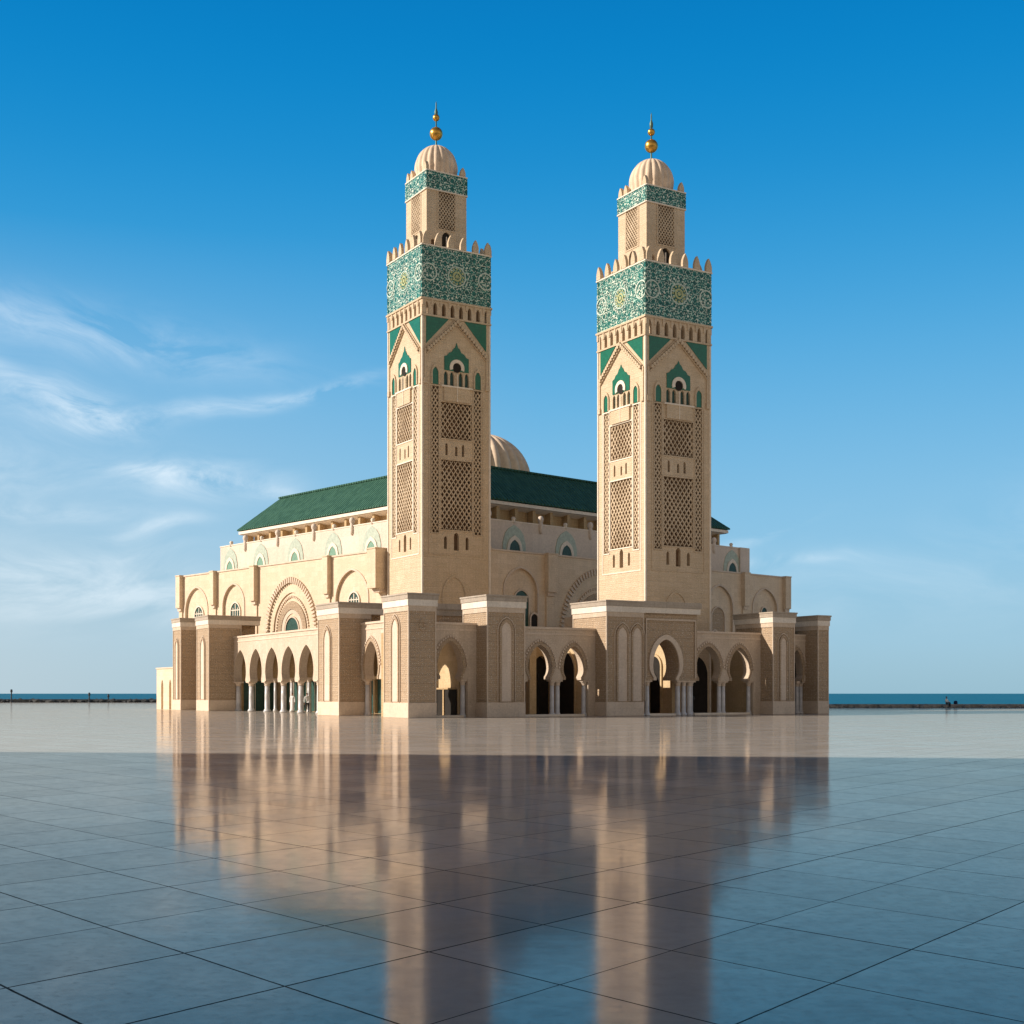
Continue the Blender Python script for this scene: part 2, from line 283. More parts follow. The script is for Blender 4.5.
    fac = mt(t, 'MULTIPLY', mt(t, 'POWER', fr.outputs[0], .86), mt(t, 'SUBTRACT', mt(t, 'SUBTRACT', mt(t, 'ADD', .73, mt(t, 'MULTIPLY', wn.outputs['Value'], .09)), mt(t, 'MULTIPLY', J, .6)), mt(t, 'ADD', mt(t, 'MULTIPLY', ramp(t, mid, [(.35, 0.0), (.68, 1.0)]), .09), mt(t, 'MULTIPLY', ramp(t, big, [(.4, 0.0), (.65, 1.0)]), .08))))
    t.links.new(fac, mx.inputs[0]); t.links.new(df.outputs[0], mx.inputs[1]); t.links.new(gl.outputs[0], mx.inputs[2])
    t.links.new(mx.outputs[0], t.nodes['Material Output'].inputs['Surface'])
    return m
M['floor'] = floor_mat()
def sea_mat():
    m, t, p = new_mat('sea_water'); tc = t.nodes.new('ShaderNodeTexCoord')
    n = noise(t, vmap(t, tc.outputs['Object'], (.2, 1, 1)), .02, 6, .6)
    t.links.new(ramp(t, n, [(.3, (.006, .115, .19)), (.7, (.014, .15, .22))]), p.inputs['Base Color'])
    p.inputs['Roughness'].default_value = .55; p.inputs['Specular IOR Level'].default_value = .12
    b = t.nodes.new('ShaderNodeBump'); b.inputs['Strength'].default_value = .7; b.inputs['Distance'].default_value = .6; t.links.new(noise(t, tc.outputs['Object'], .25, 6, .6), b.inputs['Height']); t.links.new(b.outputs[0], p.inputs['Normal'])
    return m
M['sea'] = sea_mat()

# ------------------------------------------------------------------ mesh tools
class MB:
    def __init__(s): s.v = []; s.f = []
    def add(s, vs, fs):
        o = len(s.v); s.v += [tuple(x) for x in vs]; s.f += [tuple(i+o for i in q) for q in fs]; return s
    def box(s, x0, x1, y0, y1, z0, z1):
        vs = [(x, y, z) for z in (z0, z1) for x, y in ((x0, y0), (x1, y0), (x1, y1), (x0, y1))]
        return s.add(vs, [(3, 2, 1, 0), (4, 5, 6, 7), (0, 1, 5, 4), (1, 2, 6, 5), (2, 3, 7, 6), (3, 0, 4, 7)])
    def prism(s, P, loops, t0, t1):
        """polygon (first loop) with holes (the others) in plane P, extruded from t0 to t1 along its normal"""
        flat = [q for lp in loops for q in lp]; n = len(flat)
        tris = tessellate_polygon([[Vector((a, b, 0)) for a, b in lp] for lp in loops])
        vs = [P(a, t0, b) for a, b in flat]+[P(a, t1, b) for a, b in flat]
        fs = [tuple(x) for x in tris]+[tuple(i+n for i in x) for x in tris]
        o = 0
        for lp in loops:
            k = len(lp)
            for i in range(k): a = o+i; b = o+(i+1) % k; fs.append((a, b, b+n, a+n))
            o += k
        return s.add(vs, fs)
    def lathe(s, prof, cx=0, cy=0, seg=24, ribs=0, amp=0):
        vs = []; fs = []; m = len(prof)
        for k in range(seg):
            th = 2*math.pi*k/seg
            for (r, z) in prof:
                rr = r*(1-amp*(1-abs(math.sin(ribs*th/2)))) if ribs else r
                vs.append((cx+rr*math.cos(th), cy+rr*math.sin(th), z))
        for k in range(seg):
            for i in range(m-1):
                a = k*m+i; b = ((k+1) % seg)*m+i; fs.append((a, b, b+1, a+1))
        return s.add(vs, fs)
    def build(s, name, mat, parent=None, loc=None, smooth=False, bevel=0):
        me = bpy.data.meshes.new(name); me.from_pydata(s.v, [], s.f)
        bm = bmesh.new(); bm.from_mesh(me); bmesh.ops.remove_doubles(bm, verts=bm.verts, dist=.0005)
        bmesh.ops.recalc_face_normals(bm, faces=bm.faces); bm.to_mesh(me); bm.free()
        if smooth:
            for q in me.polygons: q.use_smooth = True
        me.materials.append(mat); o = bpy.data.objects.new(name, me); COL.objects.link(o)
        if parent: o.parent = parent
        if loc: o.location = loc
        if bevel:
            b = o.modifiers.new('bevel', 'BEVEL'); b.width = bevel; b.segments = 2; b.limit_method = 'ANGLE'
        return o
def plane(o, d, n):
    return lambda a, t, b: (o[0]+d[0]*a+n[0]*t, o[1]+d[1]*a+n[1]*t, b)
def copy(o, parent, loc=None, rz=None):
    c = o.copy(); COL.objects.link(c); c.parent = parent
    if loc is not None: c.location = loc
    if rz is not None: c.rotation_euler = (0, 0, rz)
    return c
def thing(name, label, cat, loc=(0, 0, 0), rz=0, group=None):
    o = bpy.data.objects.new(name, None); COL.objects.link(o); o.location = loc; o.rotation_euler = (0, 0, rz)
    o.empty_display_size = .5; o['label'] = label; o['category'] = cat
    if group: o['group'] = group
    return o
def tag(o, label, cat, group=None):
    o['label'] = label; o['category'] = cat
    if group: o['group'] = group
    return o

def arch(cx, zb, zt, w, pinch=38, e=.35, n=12, foot=0.0):
    """horseshoe (pinch>0) or plain pointed arch, points left-bottom -> apex -> right-bottom; e = how pointed"""
    Rr = w/2; pb = R(pinch); H = None
    low = []
    zc = zb+foot+Rr*math.sin(pb) if pinch else zb+foot
    H = zt-zc; ee = e*Rr; tmax = math.acos(ee/(Rr+ee)); zmax = (Rr+ee)*math.sin(tmax)
    right = []
    for k in range(n+1):
        th = tmax*k/n; right.append((-ee+(Rr+ee)*math.cos(th), zc+H*((Rr+ee)*math.sin(th))/zmax))
    lowr = []
    if pinch:
        for k in range(6, 0, -1):
            b = pb*k/6; lowr.append((Rr*math.cos(b), zc-Rr*math.sin(b)))
    if foot or not pinch:
        x0 = (Rr*math.cos(pb) if pinch else Rr)
        if foot: lowr = [(x0, zb)]+lowr
    half = lowr+right                    # right side going up
    pts = [(cx-x, z) for x, z in half]+[(cx+x, z) for x, z in reversed(half[:-1])]
    return pts
def ring(mb, P, inner, outer, t0, t1):
    """band between two open arch curves with the same point count"""
    mb.prism(P, [list(outer)+list(reversed(inner))], t0, t1)
def teeth(mb, P, cx, zb, zt, w, dw, n, t0, t1, duty=.55, pinch=0, e=.25):
    a = arch(cx, zb, zt, w, pinch, e, 40); b = arch(cx, zb, zt+dw, w+2*dw, pinch, e, 40)
    m = len(a)-1
    for k in range(n):
        i0 = (k+.5-duty/2)/n*m; i1 = (k+.5+duty/2)/n*m
        def at(c, x):
            i = min(int(x), m-1); f = x-i; return (c[i][0]*(1-f)+c[i+1][0]*f, c[i][1]*(1-f)+c[i+1][1]*f)
        mb.prism(P, [[at(a, i0), at(a, i1), at(b, i1), at(b, i0)]], t0, t1)

# ------------------------------------------------------------------ setting: plaza, sea
def struct(o): o['kind'] = 'structure'; return o
mb = MB(); pts = [(-420, -60), (420, -60), (420, 160), (34, 160), (5, 192), (5, 252), (-420, 252)]
mb.prism(lambda a, t, b: (a, b, t), [pts], -3.0, 0.0)
struct(mb.build('plaza', M['floor']))
mb = MB(); S = 45000
mb.add([(-S, -S, -2.6), (S, -S, -2.6), (S, S, -2.6), (-S, S, -2.6)], [(0, 1, 2, 3)]); struct(mb.build('sea', M['sea']))

def rock_bank(name, x0, x1, y, h, mat, n, seed, d=2.0):
    rnd = random.Random(seed); mb = MB()
    for k in range(n):
        x = x0+(x1-x0)*(k+rnd.random())/n; s = (.35+.65*rnd.random())*h; yy = y+rnd.uniform(-.3, d)
        vs = []; ico = [(0, 0, 1), (.89, 0, .45), (.28, .85, .45), (-.72, .53, .45), (-.72, -.53, .45), (.28, -.85, .45), (.72, .53, -.45), (-.28, .85, -.45), (-.89, 0, -.45), (-.28, -.85, -.45), (.72, -.53, -.45), (0, 0, -1)]
        a = rnd.random()*6.3; ca, sa = math.cos(a), math.sin(a); sx = s*rnd.uniform(.9, 1.8)
        for vx, vy, vz in ico:
            j = rnd.uniform(.8, 1.15); vs.append((x+(vx*ca-vy*sa)*sx*j, yy+(vx*sa+vy*ca)*s*j, vz*s*.62*j+s*.32))
        mb.add(vs, [(0, 1, 2), (0, 2, 3), (0, 3, 4), (0, 4, 5), (0, 5, 1), (1, 6, 2), (2, 7, 3), (3, 8, 4), (4, 9, 5), (5, 10, 1), (6, 7, 2), (7, 8, 3), (8, 9, 4), (9, 10, 5), (10, 6, 1), (6, 11, 7), (7, 11, 8), (8, 11, 9), (9, 11, 10), (10, 11, 6)])
    return mb.build(name, mat)
rk = rock_bank('boulders', -300, -40, 252.6, .85, M['rock'], 520, 3); rk['kind'] = 'stuff'; tag(rk, 'dark wet boulders heaped along the far sea edge left of the mosque', 'rocks')
rk = rock_bank('boulders', 30, 230, 160.8, .5, M['seawall'], 700, 5, 1.2); rk['kind'] = 'stuff'; tag(rk, 'pale grey rubble stones heaped along the sea edge right of the mosque', 'rocks')
w = MB().box(-300, -35, 253.2, 255.5, 0, .62).build('sea_wall', M['rock'], bevel=.05); tag(w, 'low dark sea wall behind wet boulders at the plaza edge left of the mosque', 'wall')
w = MB().box(28, 330, 160.9, 162.4, 0, .42).build('sea_wall', M['seawall'], bevel=.04); tag(w, 'low pale grey sea wall under the seated person right of the mosque', 'wall')

def post(x, y, h, label):
    t = thing('harbour_post', label, 'post', (x, y, 0), 0, 'posts along the far sea wall')
    MB().lathe([(0, 0), (.28, 0), (.28, .25), (.13, .3), (.11, h-.6), (0, h-.6)], seg=12).build('pole', M['darkmetal'], t)
    MB().lathe([(0, h-.6), (.18, h-.6), (.22, h-.4), (.18, h-.05), (0, h)], seg=12).build('lantern_head', M['darkmetal'], t)
post(-94.5, 252, 2.5, 'tallest dark harbour post at the far left edge of the plaza')
post(-79.8, 252, 1.9, 'dark harbour post on the far sea wall, middle one of three')
post(-76.8, 254, 1.6, 'shortest dark harbour post on the far sea wall, nearest the mosque')

# tall block left of the frame: it throws the straight shadow across the near plaza
t = thing('unseen_shade_block', 'tall plain stone block beyond the left edge shading the near plaza', 'building', (-45, 0, 0))
pz = [(-45, 31.1), (-45, -60), (0, -60), (0, 24.9)]
MB().prism(lambda a, t, b: (a, b, t), [pz], 0, 31.2).build('wall', M['shadebld'], t)
MB().prism(lambda a, t, b: (a, b, t), [pz], 31.2, 32).build('cornice', M['cornice'], t)
t = thing('unseen_shade_block', 'unseen stone block added behind the viewer to cut skylight on the near plaza', 'building', (-40, -8, 0))  # added out of view to keep sky light off the near floor
MB().box(0, 110, -20, 0, 0, 24).build('wall', M['shadebld'], t)
MB().box(-.3, 110.3, -20.3, .3, 24, 24.8).build('cornice', M['cornice'], t)

# ------------------------------------------------------------------ arcade (frame A)
AO = (-7.119, 92.0); AR = R(31)
arc = thing('arcade', 'long cream arcade of carved piers and horseshoe arches around the mosque forecourt', 'arcade', (AO[0], AO[1], 0), AR)
FRONT = lambda v: plane((0, v), (1, 0), (0, -1))          # wall facing the viewer's right
LEFT = lambda u: plane((u, 0), (0, 1), (-1, 0))           # wall facing the sun

def pier(u0, u1, v0, v1, top, niches, cap_u=None, cap_v=None, label=None):
    """niches: list of ('f'|'l', centre, width, zt)"""
    zc = top-.89; cu = cap_u or u1; cvv = cap_v or v1
    p = MB().box(u0, u1, v0, v1, 0, zc)
    if cu > u1: p.box(u1, cu, v0+.9, v1, zc-1.0, zc)
    if cvv > v1: p.box(u0+.3, u1-.1, v1, cvv, 0, zc)
    p = p.build('pier', M['carved'], arc, bevel=.02)
    if label: p['label'] = label
    a, b = u0, v0
    MB().box(u0-.07, u1+.07, v0-.07, v1+.07, 0, 1.06).build('plinth', M['plinth'], p, bevel=.02)
    MB().box(u0-.12, cu+.12, v0-.12, cvv+.12, zc, zc+.46).build('white_band', M['white'], p, bevel=.015)
    MB().box(u0-.17, cu+.17, v0-.17, cvv+.17, zc+.46, top-.12).box(u0-.22, cu+.22, v0-.22, cvv+.22, top-.12, top).build('cornice', M['cornice'], p, bevel=.015)
    cm = MB()                                              # corner fillets and string course
    for (x, y) in ((u0, v0), (u1, v0), (u0, v1)): cm.box(x-.05, x+.05, y-.05, y+.05, 1.06, zc-.35)
    cm.box(u0-.06, u1+.06, v0-.06, v1+.06, zc-.35, zc)
    cm.build('fillet', M['arcade'], p)
    for side, c, w, zt in niches:
        P = FRONT(v0) if side == 'f' else LEFT(u0)
        inn = arch(c, 1.12, zt, w, 0, .5, 8, foot=zt-1.12-w*.8); ou = arch(c, 1.12, zt+.22, w+.34, 0, .5, 8, foot=zt-1.12-w*.8)
        MB().prism(P, [inn], .0, .05).build('niche', M['niche'], p)
        r = MB(); ring(r, P, inn, ou, .0, .11); q = r.build('niche_frame', M['carved'], p)
        o2 = MB(); ring(o2, P, arch(c, 1.12, zt+.30, w+.55, 0, .5, 8, foot=zt-1.12-w*.8), arch(c, 1.12, zt+.38, w+.65, 0, .5, 8, foot=zt-1.12-w*.8), .0, .07); o2.build('niche_frame', M['arcade'], p)
    return p

pier(0, 2.08, 0, 3.85, 8.65, [('l', 2.05, .95, 6.95)], label='near corner pier, sunlit on one side')
p_d = MB()
# carved medallion high on the shaded face of the corner pier
md = MB()
for k in range(8):
    a = math.pi*2*k/8; md.lathe([(0, .0), (.11, 0), (.11, .04), (0, .05)], 0, 0, 8)
    for i in range(len(md.v)-32, len(md.v)): x, y, z = md.v[i]; md.v[i] = (1.04+x+.2*math.cos(a), -z-.01, 6.45+y+.32*math.sin(a))
md.build('medallion', M['carved'], arc)
pier(6.20, 9.28, -.1, 3.4, 8.75, [('f', 7.76, .85, 6.85)], label='shaded carved pier between the single arch and the pair of arches')
pier(16.63, 20.02, 0, 4.5, 8.76, [('f', 18.07, .85, 6.75), ('f', 19.45, .85, 6.75)], label='wide carved pier with two pale niches beside the tall portal arch')
pier(33.19, 35.48, 0, 4.6, 8.38, [('f', 34.3, .62, 6.3)], label='pier right of the four right-hand arches')
pier(38.16, 39.3, 0, 4.6, 8.25, [], label='rightmost end pier of the arcade')
pier(0, 2.6, 11.83, 15.9, 8.72, [('l', 14.1, 1.1, 6.7)], cap_u=3.9, label='second sunlit pier, right of the five arches')
pier(0, 3.2, 42.94, 46.64, 9.27, [('l', 44.8, 1.1, 7.0)], cap_u=5.0, label='sunlit pier left of the five arches')
pier(0, 2.2, 51.87, 54.5, 9.43, [('l', 53.2, .8, 7.1)], label='leftmost sunlit end pier of the arcade')

def arch_wall(P, a0, a1, top, spring, arches, th=.75, ends=(1, 1), e=.3, pinch=38, frame=True):
    """arches: (centre, width, apex). Wall above the columns, with copings and raised arch bands."""
    lp = [(a0, top), (a0, 0 if ends[0] else spring)]
    A = sorted(arches)
    if ends[0]:
        x = A[0][0]-A[0][1]/2-.42; lp += [(x, 0), (x, spring)]
    for c, w, zt in A: lp += arch(c, spring, zt, w, pinch, e, 12, foot=.22)
    if ends[1]:
        x = A[-1][0]+A[-1][1]/2+.42; lp += [(x, spring), (x, 0), (a1, 0)]
    else: lp += [(a1, spring)]
    lp += [(a1, top)]
    w_ = MB().prism(P, [lp], 0, -th).build('arch_wall', M['arcade'], arc)
    cp = MB(); 
    cp.prism(P, [[(a0, top), (a1, top), (a1, top+.16), (a0, top+.16)]], .09, -th-.1); cp.prism(P, [[(a0, top-.42), (a1, top-.42), (a1, top-.30), (a0, top-.30)]], .05, -.02)
    cp.build('coping', M['plinth'], w_)
    if frame:
        for c, w, zt in A:
            r = MB(); ring(r, P, arch(c, spring, zt, w+.02, pinch, e, 12, foot=.22), arch(c, spring, zt+.26, w+.50, pinch, e, 12, foot=.22), 0, .07); r.build('arch_band', M['carved'], w_)
            r = MB(); teeth(r, P, c, spring+.25+w*.3, zt+.30, w+.62, .14, 23, 0, .10, .6, 0, e); r.build('arch_band', M['plinth'], w_)
    return w_

COLPROTO = {}
def column(x, y, h, r=.17):
    key = (round(h, 2), r)
    if key not in COLPROTO:
        c = MB().lathe([(0, 0), (r*1.5, 0), (r*1.5, .1), (r*1.25, .14), (r*1.3, .2), (r, .26), (r*.98, h*.5), (r*.9, h-.42), (0, h-.42)], seg=16).build('column', M['column'], arc, (x, y, 0), smooth=False)
        for q in c.data.polygons: q.use_smooth = abs(q.normal.z) < .5
        k = MB().lathe([(0, h-.42), (r*1.1, h-.42), (r*1.12, h-.36), (r*.95, h-.34), (r*1.25, h-.2), (r*1.6, h-.12), (0, h-.12)], seg=12)
        k.box(-r*1.7, r*1.7, -r*1.7, r*1.7, h-.12, h+.01).build('capital', M['plinth'], c)
        COLPROTO[key] = c; return c
    src = COLPROTO[key]; c = copy(src, arc, (x, y, 0))
    for ch in src.children: copy(ch, c)
    return c

SP = 2.72
WV = 1.5
# front walls
arch_wall(FRONT(WV), 2.08, 6.20, 6.62, SP, [(4.04, 2.05, 5.45)])
arch_wall(FRONT(WV), 9.28, 16.63, 6.50, SP, [(11.62, 2.1, 5.32), (14.62, 1.85, 5.28)])
arch_wall(FRONT(WV), 25.46, 33.19, 6.55, SP, [(27.62, 2.45, 5.50), (30.92, 2.15, 5.45)])
arch_wall(FRONT(WV), 35.48, 38.16, 6.52, SP, [(37.15, 1.35, 5.35)], ends=(0, 0))
for u in (2.85, 5.28): column(u, WV+.37, SP)
for u in (10.33, 12.93, 13.42, 15.8): column(u, WV+.37, SP)
for u in (26.15, 29.06, 29.5, 32.2): column(u, WV+.37, SP)
for u in (29.06, 32.2): column(u+.25, WV+.75+3.3, SP)
for u in (37.55, 37.98): column(u, WV+.37, SP)
# portal block with the tall arch
P = FRONT(.22)
lp = [(20.02, 7.9), (20.02, SP)]+arch(22.36, SP, 5.88, 2.55, 42, .12, 14, foot=.2)+[(25.46, SP), (25.46, 7.9)]
pw = MB().prism(P, [lp], 0, -1.6).build('portal_block', M['carved'], arc)
r = MB(); ring(r, P, arch(22.36, SP, 5.90, 2.57, 42, .12, 14, foot=.2), arch(22.36, SP, 6.28, 3.3, 42, .12, 14, foot=.2), 0, .12); r.build('arch_band', M['plinth'], pw)
MB().box(20.02, 25.6, -.05, 4.4, 7.9, 8.34).build('white_band', M['white'], pw, bevel=.015)
MB().box(20.02, 25.68, -.12, 4.5, 8.34, 8.80).build('cornice', M['cornice'], pw, bevel=.015)
MB().box(20.4, 25.3, .12, .2, 7.35, 7.5).box(20.4, 20.5, .12, .2, 2.9, 7.35).box(25.2, 25.3, .12, .2, 2.9, 7.35).build('relief_frame', M['arcade'], pw)
MB().box(20.02, 25.46, 1.82, 4.3, 7.2, 7.9).build('lintel', M['carved'], pw)
for u in (20.32, 20.85, 23.85, 24.42, 25.0): column(u, .6, SP)
for u in (20.5, 24.4): column(u, 1.4, SP)
# left walls (plane u const, seen from the sun side). Towards the viewer is small v
arch_wall(LEFT(1.85), 3.85, 11.83, 7.0, SP+.08, [(5.9, 2.5, 5.65), (10.0, 2.5, 5.68)], ends=(1, 0), pinch=30)
for v in (4.4, 7.95, 11.55): column(2.22, v, SP+.08)
cs = [20.4, 24.6, 28.7, 32.8, 36.95, 41.2]
arch_wall(LEFT(2.5), 15.9, 42.94, 7.08, SP+.12, [(c, 3.25, 5.9) for c in cs], ends=(1, 0), e=.55, pinch=24, frame=False)
for a, b in zip(cs[:-1], cs[1:]): column(2.87, (a+b)/2, SP+.12, .24)
column(2.87, cs[0]-2.0, SP+.12, .24); column(2.87, 42.7, SP+.12, .24)
arch_wall(LEFT(1.85), 46.64, 51.87, 7.55, SP+.2, [(49.4, 2.6, 6.0)], ends=(0, 0), pinch=24, frame=False)
column(2.22, 47.6, SP+.2, .2); column(2.22, 51.3, SP+.2, .2)
# sunlit gallery behind the five arches: flat roof, inner wall with dark glazed doors
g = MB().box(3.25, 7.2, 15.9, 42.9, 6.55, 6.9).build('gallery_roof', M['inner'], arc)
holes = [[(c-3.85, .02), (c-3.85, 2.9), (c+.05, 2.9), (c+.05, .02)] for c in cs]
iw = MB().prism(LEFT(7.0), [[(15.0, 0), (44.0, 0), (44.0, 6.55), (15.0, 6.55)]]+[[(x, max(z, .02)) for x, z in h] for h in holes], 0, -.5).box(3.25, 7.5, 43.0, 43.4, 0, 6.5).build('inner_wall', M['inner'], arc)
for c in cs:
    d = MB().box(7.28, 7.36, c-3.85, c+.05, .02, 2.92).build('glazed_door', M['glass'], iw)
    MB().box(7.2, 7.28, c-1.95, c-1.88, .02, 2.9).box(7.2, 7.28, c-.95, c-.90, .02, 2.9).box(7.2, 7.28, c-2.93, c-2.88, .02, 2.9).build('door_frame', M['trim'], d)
# cross arches inside the gallery
for c in cs:
    MB().box(3.25, 6.98, c-2.2, c-1.9, 3.15, 6.55).build('cross_beam', M['inner'], arc)
    column(5.3, c-2.05, 3.16, .15)
gd = MB().box(3.5, 6.9, 42.9, 42.97, .02, 2.9).build('glazed_door', M['glass'], iw)
MB().box(4.6, 4.66, 42.84, 42.9, .02, 2.9).box(5.75, 5.81, 42.84, 42.9, .02, 2.9).build('door_frame', M['trim'], gd)
# forecourt behind the front arches: open to the sky, cross walls with arches, inner wall
def vwall(u, v0, v1, top, c, w_, zt, th=.6, foot=2.2, mat='golden'):
    lp = [(v0, top), (v0, 0)]
    if w_: lp += arch(c, .0, zt, w_, 0, .25, 10, foot=foot)
    lp += [(v1, 0), (v1, top)]
    return MB().prism(plane((u, 0), (0, 1), (-1, 0)), [lp], 0, -th).build('cross_wall', M[mat], arc)
vwall(5.2, 2.3, 7.0, 6.3, 4.9, 0, 0)
vwall(12.4, 4.2, 7.0, 6.2, 0, 0, 0)
vwall(16.4, 2.3, 7.0, 6.2, 4.6, 0, 0)
vwall(24.6, 2.3, 7.0, 6.4, 0, 0, 0)
def void_panel(u, v0, v1, zt):  # near-black arched sheets painted on solid walls as dark voids
    d_ = MB().prism(LEFT(u), [arch((v0+v1)/2, .02, zt, v1-v0, 0, .2, 8, foot=zt-(v1-v0)*.6)], 0, .07).build('door_void', M['void'], arc)
    r_ = MB(); ring(r_, LEFT(u), arch((v0+v1)/2, .02, zt, v1-v0+.01, 0, .2, 8, foot=zt-(v1-v0)*.6), arch((v0+v1)/2, .02, zt+.2, v1-v0+.36, 0, .2, 8, foot=zt-(v1-v0)*.6), 0, .14); r_.build('door_frame', M['golden'], d_)
void_panel(16.4, 3.9, 6.6, 5.0)
void_panel(24.6, 3.7, 5.1, 4.7)
void_panel(38.16, 2.3, 4.3, 4.7)
vwall(32.6, 2.3, 7.0, 6.3, 4.7, 0, 0)
dd = MB().box(5.10, 5.17, 2.55, 6.6, .02, 2.0).build('door_void', M['void'], arc)
MB().box(5.02, 5.10, 4.3, 4.5, .02, 2.1).box(5.02, 5.10, 2.5, 6.7, 2.0, 2.12).build('door_frame', M['inner'], dd)
dd = MB().prism(FRONT(5.26), [[(x, max(z, .02)) for x, z in arch(29.5, .02, 4.8, 2.2, 0, .2, 8, foot=3.2)]], 0, .06).build('door_void', M['void'], arc)  # flat near-black sheet in place of a dark void
holes = []
dsp = [(3.1, 1.3, 2.4), (8.3, 1.9, 3.6), (15.2, 1.9, 4.7), (21.2, 2.0, 4.6), (26.6, 1.9, 4.6), (30.9, 1.7, 4.4), (37.0, 1.8, 4.4)]
holes = [[(x, max(z, .02)) for x, z in arch(c, .02, zt, w_, 0, .2, 8, foot=zt*.62)] for c, w_, zt in dsp]
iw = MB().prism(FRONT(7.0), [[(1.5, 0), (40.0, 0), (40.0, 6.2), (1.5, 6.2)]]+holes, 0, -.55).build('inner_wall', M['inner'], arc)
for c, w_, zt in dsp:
    d = MB().box(c-w_/2, c+w_/2, 7.42, 7.5, .02, zt).build('door_void', M['void'], iw)
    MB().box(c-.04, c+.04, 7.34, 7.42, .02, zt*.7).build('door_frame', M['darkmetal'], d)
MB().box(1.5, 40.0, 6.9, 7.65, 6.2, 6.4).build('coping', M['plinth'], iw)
# thresholds between the columns
for a, b in ((2.9, 5.2), (10.4, 15.7), (20.9, 23.7), (26.3, 32.1)):
    MB().box(a, b, WV+.05, WV+.8, 0, .14).build('threshold', M['trim'], arc)
MB().box(20.9, 23.7, .5, 1.55, 0, .14).build('threshold', M['trim'], arc)
# rear pier whose capped head shows above the single arch
bp = MB().box(2.6, 9.2, 6.9, 9.0, 0, 7.6).build('rear_pier', M['carved'], arc)
MB().box(2.5, 9.3, 6.8, 9.1, 7.6, 8.05).build('white_band', M['cornice'], bp)
MB().box(2.4, 9.4, 6.7, 9.2, 8.05, 8.5).build('cornice', M['cornice'], bp)
for x in (25.6, ):
    rb = MB().box(25.6, 32.6, 16.6, 19.5, 0, 8.6).build('rear_pier', M['arcade'], arc)

# low annexe at the far left
t = thing('annexe', 'low plain cream annexe with two blind arches at the far left of the arcade', 'building', (AO[0], AO[1], 0), AR)
hs_ = [[(x, max(z, .02)) for x, z in arch(c, .02, 3.2, .8, 0, .4, 6, foot=2.4)] for c in (57.3, 60.2)]
wl = MB().prism(LEFT(.5), [[(54.6, 0), (62.3, 0), (62.3, 4.35), (54.6, 4.35)]]+hs_, 0, -.35).box(.86, 8, 54.6, 62.3, 0, 4.35).build('wall', M['hall'], t)
MB().box(.42, 8.1, 54.6, 62.4, 4.35, 4.5).build('coping', M['plinth'], t)

# ------------------------------------------------------------------ prayer hall (frame M)
HO = (-6.96, 116.0)
hall = thing('prayer_hall', 'large two tier cream mosque hall with green tiled roof and ribbed dome behind the arcade', 'mosque', (HO[0], HO[1], 0), R(42.2))
LU, LV = 51.4, 45.0
HT = 14.68
def arch_hole(c, w, zt, zb=3.0, e=.2): return arch(c, zb, zt, w, 0, e, 14, foot=zt-zb-w*.55)
PF = FRONT(0); PL = LEFT(0)
lw = MB().box(.21, LU-.45, .21, LV-.45, 0, HT-.4)
fh = [arch_hole(10.5, 4.1, 13.25), arch_hole(39.3, 4.3, 13.2), arch_hole(47.2, 4.3, 13.25), arch_hole(20.7, 9.2, 13.3, e=.12), arch_hole(30.2, 4.2, 13.2)]
lh = [arch_hole(41.2, 4.8, 13.3), arch_hole(33.35, 4.3, 13.2), arch_hole(11.95, 5.1, 13.25), arch_hole(22.35, 8.3, 12.75, e=.12), arch_hole(3.6, 3.4, 13.0)]
lw.prism(PF, [[(0, 0), (LU, 0), (LU, HT), (0, HT)]]+fh, 0, -.20)
lw.prism(PL, [[(.20, 0), (LV, 0), (LV, HT), (.20, HT)]]+lh, 0, -.20)
lw.box(.44, LU, LV-.44, LV, 0, HT).box(LU-.44, LU, .44, LV-.44, 0, HT)
lw = lw.build('lower_wall', M['hall'], hall)
cp = MB().box(-.1, LU+.1, -.1, .5, HT, HT+.14).box(-.1, .5, .5, LV+.1, HT, HT+.14).box(.5, LU+.1, LV-.5, LV+.1, HT, HT+.14).box(LU-.5, LU+.1, .5, LV-.5, HT, HT+.14)
cp.build('coping', M['plinth'], lw)
for P, hs2 in ((PF, fh), (PL, lh)):
    for h in hs2:
        xs = [q[0] for q in h]; c = (min(xs)+max(xs))/2; w_ = max(xs)-min(xs); zt = max(q[1] for q in h)
        if w_ > 6: continue
        r = MB(); ring(r, P, arch_hole(c, w_, zt), [(c+(x-c)*(1+.36/w_), z+.18) for x, z in arch_hole(c, w_, zt)], 0, .08); r.build('arch_molding', M['plinth'], lw)
